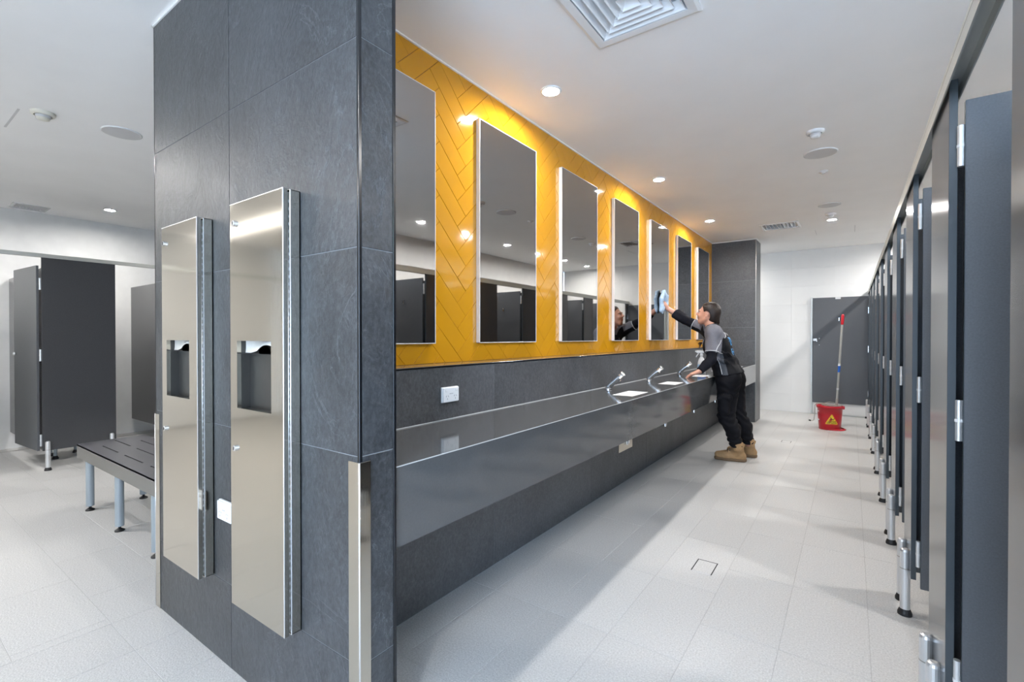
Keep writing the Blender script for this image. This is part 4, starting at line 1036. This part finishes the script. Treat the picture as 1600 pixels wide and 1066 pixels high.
# trousers, with cargo pocket flaps
T = Field((-1.22, 4.93, .08), (-.74, 5.60, 1.00), .006)
for a, b, ra, rb in TORSO[:2]: T.cone(a, b, ra, rb, .04, off=.006)
legs(T, .012)
for s, y in (('L', -1), ('R', 1)):
    a, b = np.array(P['hip' + s]), np.array(P['knee' + s]); c0 = a + (b - a) * .42; c1 = a + (b - a) * .80; ofs = np.array((-.005, y * .070, 0))
    T.cone(c0 + ofs * 1.12, c1 + ofs * 1.1, .056, .050, .005, flat=((0, 1, 0), 1.5)); T.cone(c0 + ofs * 1.30 + (.040, 0, .0), c0 + ofs * 1.30 + (-.040, 0, .0), .034, .034, .003, flat=((0, 1, 0), 1.3))
    k_ = np.array(P['knee' + s]); an = np.array(P['ank' + s])
    for t in (.08, .62, .74, .86): # folds above the boot and at the knee
        p = k_ + (an - k_) * t; T.cone(p + (-.035, -.02, .012), p + (.035, .03, -.012), .030 if t > .1 else .040, .028 if t > .1 else .036, .01)
T.plane_cut((0, 0, .955), (.15, 0, 1)); T.plane_cut((0, 0, .150), (0, 0, -1))
def trouser_folds(V):
    x, y, z = V.T; cr = lambda c, w: np.exp(-((z - c) / w) ** 2)
    f = .0065 * np.sin(95 * z + 4 * np.sin(17 * y + 9 * x) + 26 * x) * (cr(.45, .075) + 1.1 * cr(.20, .07) + .5 * cr(.72, .08))
    return f + .0035 * np.sin(31 * x + 19 * z + 2 * np.sin(23 * y)) * np.sin(27 * y + 11 * z) + .004 * np.sin(48 * y + 22 * x + 30 * z) * cr(.33, .12)
trousers = part('work_trousers', T, [m_pants], 2, disp=trouser_folds)
# shirt: torso, short sleeves, collar; colour regions follow its panels
Sh = Field((-1.52, 4.88, .80), (-.84, 5.50, 1.44), .0048)
eL = tuple(.26 * a + .74 * b for a, b in zip(P['shL'], P['elL'])); eR = tuple(.42 * a + .58 * b for a, b in zip(P['shR'], P['elR']))
Sh.cone(P['shL'], eL, .066, .064, .03); Sh.cone(P['shR'], eR, .064, .062, .03)
dL = unit(np.array(P['elL']) - P['shL']); dR = unit(np.array(P['elR']) - P['shR'])
def cut_end(F_, p, n, c, r):
    sl, Q = F_.block(np.array(c) - r, np.array(c) + r); d = ((Q - np.array(p)) @ n).astype(np.float32); w = (np.linalg.norm(Q - np.array(c), axis=-1) < r); F_.f[sl] = np.where(w, np.maximum(F_.f[sl], d), F_.f[sl])
cut_end(Sh, eL, dL, np.array(eL) + dL * .05, .10); cut_end(Sh, eR, dR, np.array(eR) + dR * .05, .10)
torso(Sh, .010)
Sh.cone((-1.006, 5.130, .86), (-1.006, 5.29, .86), .118, .118, .03, off=.008)
Sh.cone((-1.155, 5.185, 1.335), (-1.172, 5.190, 1.372), .072, .060, .02)             # collar
Sh.cone((-1.19, 5.194, 1.36), (-1.235, 5.205, 1.44), .050, .050, .004, sub=True)
cut_end(Sh, (-1.178, 5.19, 1.385), unit((-.30, .02, .95)), (-1.18, 5.19, 1.42), .10)
for a, b, r_ in (((-1.00, 5.03, 1.02), (-.95, 5.14, .96), .016), ((-.985, 5.02, 1.10), (-.955, 5.16, 1.04), .014), ((-1.12, 5.02, 1.06), (-1.02, 5.015, 1.01), .014), ((-1.10, 5.03, 1.13), (-1.0, 5.02, 1.09), .012)): Sh.cone(a, b, r_, r_, .018)
Sh.plane_cut((-1.0, 5.2, .880), unit((.16, 0, -1)))
LT = unit((-.137, .325, .04)); SPN = unit((-.165, .0, .39)); 
def shirt_pick(c):
    n = len(c); m = np.zeros(n, int)
    sL, sR = np.array(P['shL']), np.array(P['shR'])
    def seg(c, a, b): 
        ab = b - a; t = ((c - a) @ ab) / (ab @ ab); return t, np.linalg.norm(c - a - np.clip(t, 0, 1)[:, None] * ab, axis=1)
    tL, rL = seg(c, sL, np.array(P['elL'])); tR, rR = seg(c, sR, np.array(P['elR']))
    lat = (c - np.array((-1.165, 5.188, 1.30))) @ LT; up = (c - np.array((-1.14, 5.19, 1.30))) @ unit((-.25, 0, .97)); fw = -(c[:, 0] - (-1.13 - .4 * (c[:, 2] - 1.2)))
    # raglan yoke: everything above a line that drops from the neck to the armpit; the whole left sleeve, the upper half of the right one
    slv = (tL > .06) & (rL < .085) & (lat < -.10)
    slvR = (tR > .10) & (rR < .085) & (lat > .10)
    yoke = up > (-.015 - .50 * np.clip(np.abs(lat) - .06, 0, 1)) + np.where(fw > .05, .020, 0.0) + np.where(fw > .075, .2, 0)
    grey = (yoke & (np.abs(lat) < .30)) | slv
    g2 = slvR & (((c - (sR + np.clip(tR, 0, 1)[:, None] * (np.array(P['elR']) - sR))) @ unit((-.3, -.25, .9))) > .0)
    m[grey & ~slvR] = 1; m[g2] = 1
    # piping where the regions meet and along the hems
    d_y = up - ((-.015 - .50 * np.clip(np.abs(lat) - .06, 0, 1)) + np.where(fw > .05, .020, 0.0))
    hz = ((c - (sR + np.clip(tR, 0, 1)[:, None] * (np.array(P['elR']) - sR))) @ unit((-.3, -.25, .9)))
    # side panel under the left arm
    yy = c[:, 1]; side = (yy < 5.075) & (c[:, 2] < 1.13) & ~slv
    xc = -1.035 - .30 * (c[:, 2] - 1.0); dx = c[:, 0] - xc
    m[side & (np.abs(dx) < .026)] = 3
    # collar
    cl = np.linalg.norm((c - np.array((-1.165, 5.188, 1.352)))[:, :], axis=1) < .075
    m[cl & (up > .028) & ((c[:, 2] - 1.36 + .8 * (c[:, 0] + 1.17)) > -.010)] = 0
    # blue print on the back: rows of letter-like strokes, and a small mark on the chest
    bk = (fw < -.045) & (m == 0) & (np.abs(lat) < .115)
    z = c[:, 2]
    r1 = (z > 1.17) & (z < 1.255); r2 = (z > 1.075) & (z < 1.14)
    u = (lat + .115)
    ph = (u % .046); lz = np.where(r1, (z - 1.17) / .085, (z - 1.075) / .065); ci = np.floor(u / .046).astype(int)
    stroke_ = (ph < .034) & ((ph < .011) | ((lz > .82)) | ((lz < .18) & (ci % 2 == 0)) | ((ph > .023) & (ci % 3 != 1)) | ((np.abs(lz - .5) < .10) & (ci % 2 == 1)))
    m[bk & (r1 | r2) & stroke_] = 4
    ch = (fw > .075) & (np.abs(lat + .055) < .022) & (np.abs(z - 1.225) < .016) & (m == 0)
    m[ch & (((c[:, 2] * 260).astype(int)) % 3 != 0)] = 4
    return m
def shirt_folds(V):
    x, y, z = V.T; cr = lambda c, w: np.exp(-((z - c) / w) ** 2)
    return .006 * np.sin(70 * z + 30 * (x + 1.0) + 3 * np.sin(20 * y)) * cr(1.03, .06) + .003 * np.sin(40 * z - 35 * x + 14 * y) * cr(1.15, .10) + .003 * np.sin(60 * x + 25 * z) * (y < 5.06)
shirt = part('work_shirt', Sh, [m_black, m_grey, m_pipe, m_side, m_blue], 2, shirt_pick, disp=shirt_folds)
from mathutils.bvhtree import BVHTree
bv = BVHTree.FromPolygons([v.co.copy() for v in shirt.data.vertices], [tuple(q.vertices) for q in shirt.data.polygons])
def on_shirt(o, d, lift=.002):
    h = bv.ray_cast(Vector(o), Vector(d).normalized(), 1.0)
    return None if h[0] is None else h[0] - Vector(d).normalized() * lift
def cord(pts, r=.0042):
    pts = [q for q in pts if q is not None]
    if len(pts) > 2:
        bm = bmesh.new(); tube(bm, pts, r, 6); bmobj('piping', bm, m_pipe, shirt, True)
cord([on_shirt((-1.035 - .30 * (z - 1.0) - .030, 4.6, z), (0, 1, 0)) for z in np.linspace(.875, 1.085, 16)])
for c_, dr_, r_ in ((np.array(eL), dL, .20), (np.array(eR), dR, .20)):
    a_ = unit(np.cross(dr_, (.3, .2, .9))); b_ = np.cross(dr_, a_); q_ = c_ - dr_ * .004
    cord([on_shirt(q_ + (a_ * math.cos(t) + b_ * math.sin(t)) * .12, -(a_ * math.cos(t) + b_ * math.sin(t))) for t in np.linspace(0, 2 * PI, 29)])
cord([on_shirt(np.array((-.75, 5.19, 1.30)) + LT * l + np.array((0, 0, -.015 - .50 * max(abs(l) - .06, 0))) , (-1, .0, .05)) for l in np.linspace(-.14, .14, 22)])
cord([on_shirt(np.array((-1.045 - .03 * t, 4.6, 1.225 - .12 * t)), (0, 1, 0)) for t in np.linspace(0, 1, 10)])
cord([on_shirt(np.array((-1.6, 5.125 + .02 * t, 1.345 - .13 * t)), (1, 0, -.1)) for t in np.linspace(0, 1, 10)])
# black undershirt sleeves
for s, a0, b1, lo_, hi_ in (('L', .45, .99, (-1.32, 4.74, .84), (-1.0, 5.10, 1.26)), ('R', .45, .62, (-1.78, 5.2, 1.25), (-1.25, 5.5, 1.62))):
    U = Field(lo_, hi_, .005)
    sh, el, wr = (np.array(P[q + s]) for q in ('sh', 'el', 'wr')); a = sh + (el - sh) * a0; b = el + (wr - el) * b1
    U.cone(a, el, .054, .047, .015); U.cone(el, el + (b - el) * .45, .047, .045, .015); U.cone(el + (b - el) * .45, b, .045, .034 if s == 'L' else .040, .012)
    for t in (.3, .55, .8): 
        p = el + (b - el) * t; U.cone(p + (.02, .02, .02), p + (-.01, -.02, -.015), .034, .034, .01)
    cut_end(U, b, unit(wr - el), b + unit(wr - el) * .03, .06)
    part('undershirt_sleeve', U, [m_under], 2)
# hair: cap drawn back to a low knot
Hh = Field(HC - .19, HC + .17, .0045)
Hh.ell(hp(-.024, 0, .034), HR, (.102, .084, .097)); Hh.ell(hp(-.062, 0, -.012), HR, (.058, .072, .085), .02)
Hh.cone(hp(-.085, 0, -.045), hp(-.100, -.01, -.070), .042, .034, .02)
for k in range(7):
    y = -.06 + .02 * k; Hh.cone(hp(.045, y, .095 - abs(y) * .5), hp(-.07, y * .8, .10 - abs(y) * .6), .010, .012, .012)
sl, Q = Hh.block(Hh.lo, Hh.lo + Hh.h * (Hh.n - 1)); q = (Q - HC) @ HR
hl_ = q[..., 0] - (.036 + .42 * np.clip(q[..., 2] - .02, -.09, .2) - .30 * np.clip(np.abs(q[..., 1]) - .03, 0, .1))
ear_ = .040 - np.sqrt((q[..., 0] + .008) ** 2 + ((q[..., 2] + .022) * .8) ** 2) - np.where(np.abs(q[..., 1]) > .045, 0, 1)
Hh.f = np.maximum(Hh.f, hl_.astype(np.float32)); Hh.f = np.maximum(Hh.f, ear_.astype(np.float32))
low = -(q[..., 2] + .068 + .3 * (q[..., 0] + .05)) ; Hh.f = np.maximum(Hh.f, np.where(q[..., 0] > -.045, low, -1).astype(np.float32))
hair = part('hair', Hh, [m_hair], 2)
bm = bmesh.new()
for k in range(5):
    tube(bm, [(-1.245 - .004 * k, 5.255 - .006 * k, 1.235 + .003 * k), (-1.272, 5.258 - .004 * k, 1.200), (-1.290 - .004 * k, 5.258 - .003 * k, 1.182 + .004 * k), (-1.300 - .006 * k, 5.258, 1.172 + .007 * (k - 2)), (-1.316 + .004 * k, 5.258, 1.160 + .012 * (k - 2))], [.006, .005, .004, .003, .0015], 7)
bmobj('hair_strand', bm, m_hair, hair, True)
# eyes and brows
for y in (-1, 1):
    bm = bmesh.new(); bmesh.ops.create_uvsphere(bm, u_segments=14, v_segments=10, radius=.0105); bmesh.ops.translate(bm, verts=bm.verts, vec=tuple(hp(.0775, y * .029, .003))); bmobj('eye', bm, mat('eye_white' if y < 0 else 'eye_white_b', (.55, .52, .50), .2, noise=.01), person, True)
    bm = bmesh.new(); bmesh.ops.create_uvsphere(bm, u_segments=12, v_segments=8, radius=.0055); bmesh.ops.translate(bm, verts=bm.verts, vec=tuple(hp(.0850, y * .029, .004))); bmobj('iris', bm, m_lace, person, True)
    bm = bmesh.new(); tube(bm, [tuple(hp(.092, y * .014, .024)), tuple(hp(.092, y * .030, .030)), tuple(hp(.080, y * .046, .025))], [.003, .0035, .002], 6); bmobj('eyebrow', bm, m_hair, person, True)
# boots
for s, toe, heel in (('L', (-1.105, 5.218), (-.895, 5.252)), ('R', (-1.045, 5.510), (-.835, 5.505))):
    t_, h_ = np.array((*toe, 0.0)), np.array((*heel, 0.0)); an = np.array(P['ank' + s]); d = unit(t_ - h_); lat_ = np.array((-d[1], d[0], 0))
    Bt = Field(np.minimum(t_, h_) - (.12, .12, 0), np.maximum(t_, h_) + (.12, .12, .24), .0045)
    Bt.cone(h_ + (0, 0, .050), t_ - d * .06 + (0, 0, .048), .044, .047, .02); Bt.cone(t_ - d * .07 + (0, 0, .050), t_ + d * .005 + (0, 0, .050), .048, .036, .02)
    Bt.cone(t_ - d * .09 + (0, 0, .066), h_ + d * .05 + (0, 0, .105), .034, .042, .02)
    top = np.array((an[0], an[1], .178)); Bt.cone(h_ + d * .02 + (0, 0, .06), top, .047, .054, .02); Bt.cone(h_ + d * .055 + (0, 0, .09), top + d * .012, .044, .050, .02)
    for z in (.150, .164, .178): Bt.cone(top + (0, 0, z - .178) - lat_ * .012, top + (0, 0, z - .178) + lat_ * .012, .052, .052, .006)  # padded collar
    Bt.cone(top + d * .052 + (0, 0, -.01), top + d * .066 + (0, 0, .012), .018, .014, .01)                                       # tongue
    Bt.cone(top - d * .055 + (0, 0, -.02), top - d * .062 + (0, 0, .005), .008, .008, .006)                                       # pull tab
    Bt.plane_cut((0, 0, .022), (0, 0, -1)); Bt.plane_cut(top + (0, 0, .024), (0, 0, 1))
    boot = part('boot', Bt, [m_boot], 2)
    So = Field(np.minimum(t_, h_) - (.12, .12, .02), np.maximum(t_, h_) + (.12, .12, .06), .0045)
    So.cone(h_ + (0, 0, .02), t_ - d * .065 + (0, 0, .02), .0465, .0505, .01); So.cone(t_ - d * .065 + (0, 0, .02), t_ + d * .006 + (0, 0, .02), .0505, .039, .01)
    So.plane_cut((0, 0, .030), (0, 0, 1)); So.plane_cut((0, 0, .0008), (0, 0, -1))
    part('sole', So, [m_sole], 1, par=boot)
    bm = bmesh.new()
    for k in range(4):
        u = k / 3; p = (t_ - d * (.085 + .055 * u)) + np.array((0, 0, .108 + .050 * u)); w = .036
        tube(bm, [tuple(p - lat_ * w + (0, 0, -.022)), tuple(p - lat_ * w * .5 + (0, 0, -.002)), tuple(p + d * .006), tuple(p + lat_ * w * .5 + (0, 0, -.002)), tuple(p + lat_ * w + (0, 0, -.022))], .0035, 6)
        tube(bm, [tuple(p - lat_ * w + (0, 0, -.020)), tuple(p + d * .004 - d * .02 + (0, 0, .014)), tuple(p - d * .02 + lat_ * w + (0, 0, -.006))], .003, 6)
    bmobj('laces', bm, m_lace, boot, True)

# ------------------------------------------------------------------ cleaning cloth against the mirror
C = Field((-1.76, 5.10, 1.50), (-1.62, 5.50, 1.84), .0045)
for a, b, ra, rb in (((-1.708, 5.235, 1.555), (-1.700, 5.215, 1.68), .034, .032), ((-1.700, 5.215, 1.68), (-1.694, 5.265, 1.750), .032, .026), ((-1.694, 5.265, 1.750), (-1.696, 5.315, 1.768), .026, .016), ((-1.696, 5.285, 1.745), (-1.698, 5.385, 1.705), .026, .030), ((-1.698, 5.385, 1.705), (-1.704, 5.405, 1.640), .030, .026), ((-1.704, 5.405, 1.640), (-1.708, 5.340, 1.570), .026, .026), ((-1.708, 5.25, 1.56), (-1.710, 5.34, 1.60), .028, .026), ((-1.716, 5.25, 1.66), (-1.716, 5.38, 1.66), .020, .020), ((-1.716, 5.28, 1.70), (-1.714, 5.36, 1.70), .018, .018), ((-1.690, 5.225, 1.60), (-1.700, 5.255, 1.525), .018, .014), ((-1.705, 5.34, 1.63), (-1.690, 5.30, 1.69), .012, .010), ((-1.705, 5.37, 1.66), (-1.695, 5.33, 1.72), .011, .009)):
    C.cone(a, b, ra, rb, .012, flat=((1, 0, 0), 1.5))
C.plane_cut((-1.7225, 0, 0), (-1, 0, 0))
cl = sdf_obj('cleaning_cloth', C, [m_cloth], None, 1, None, lambda V: .0025 * np.sin(75 * V[:, 1] + 40 * V[:, 2] + 3 * np.sin(22 * V[:, 2])) + .0014 * np.sin(60 * V[:, 2] - 90 * V[:, 1]))
tag(cl, "pale blue cloth bunched in the cleaner's hand against the fifth mirror", 'cloth')
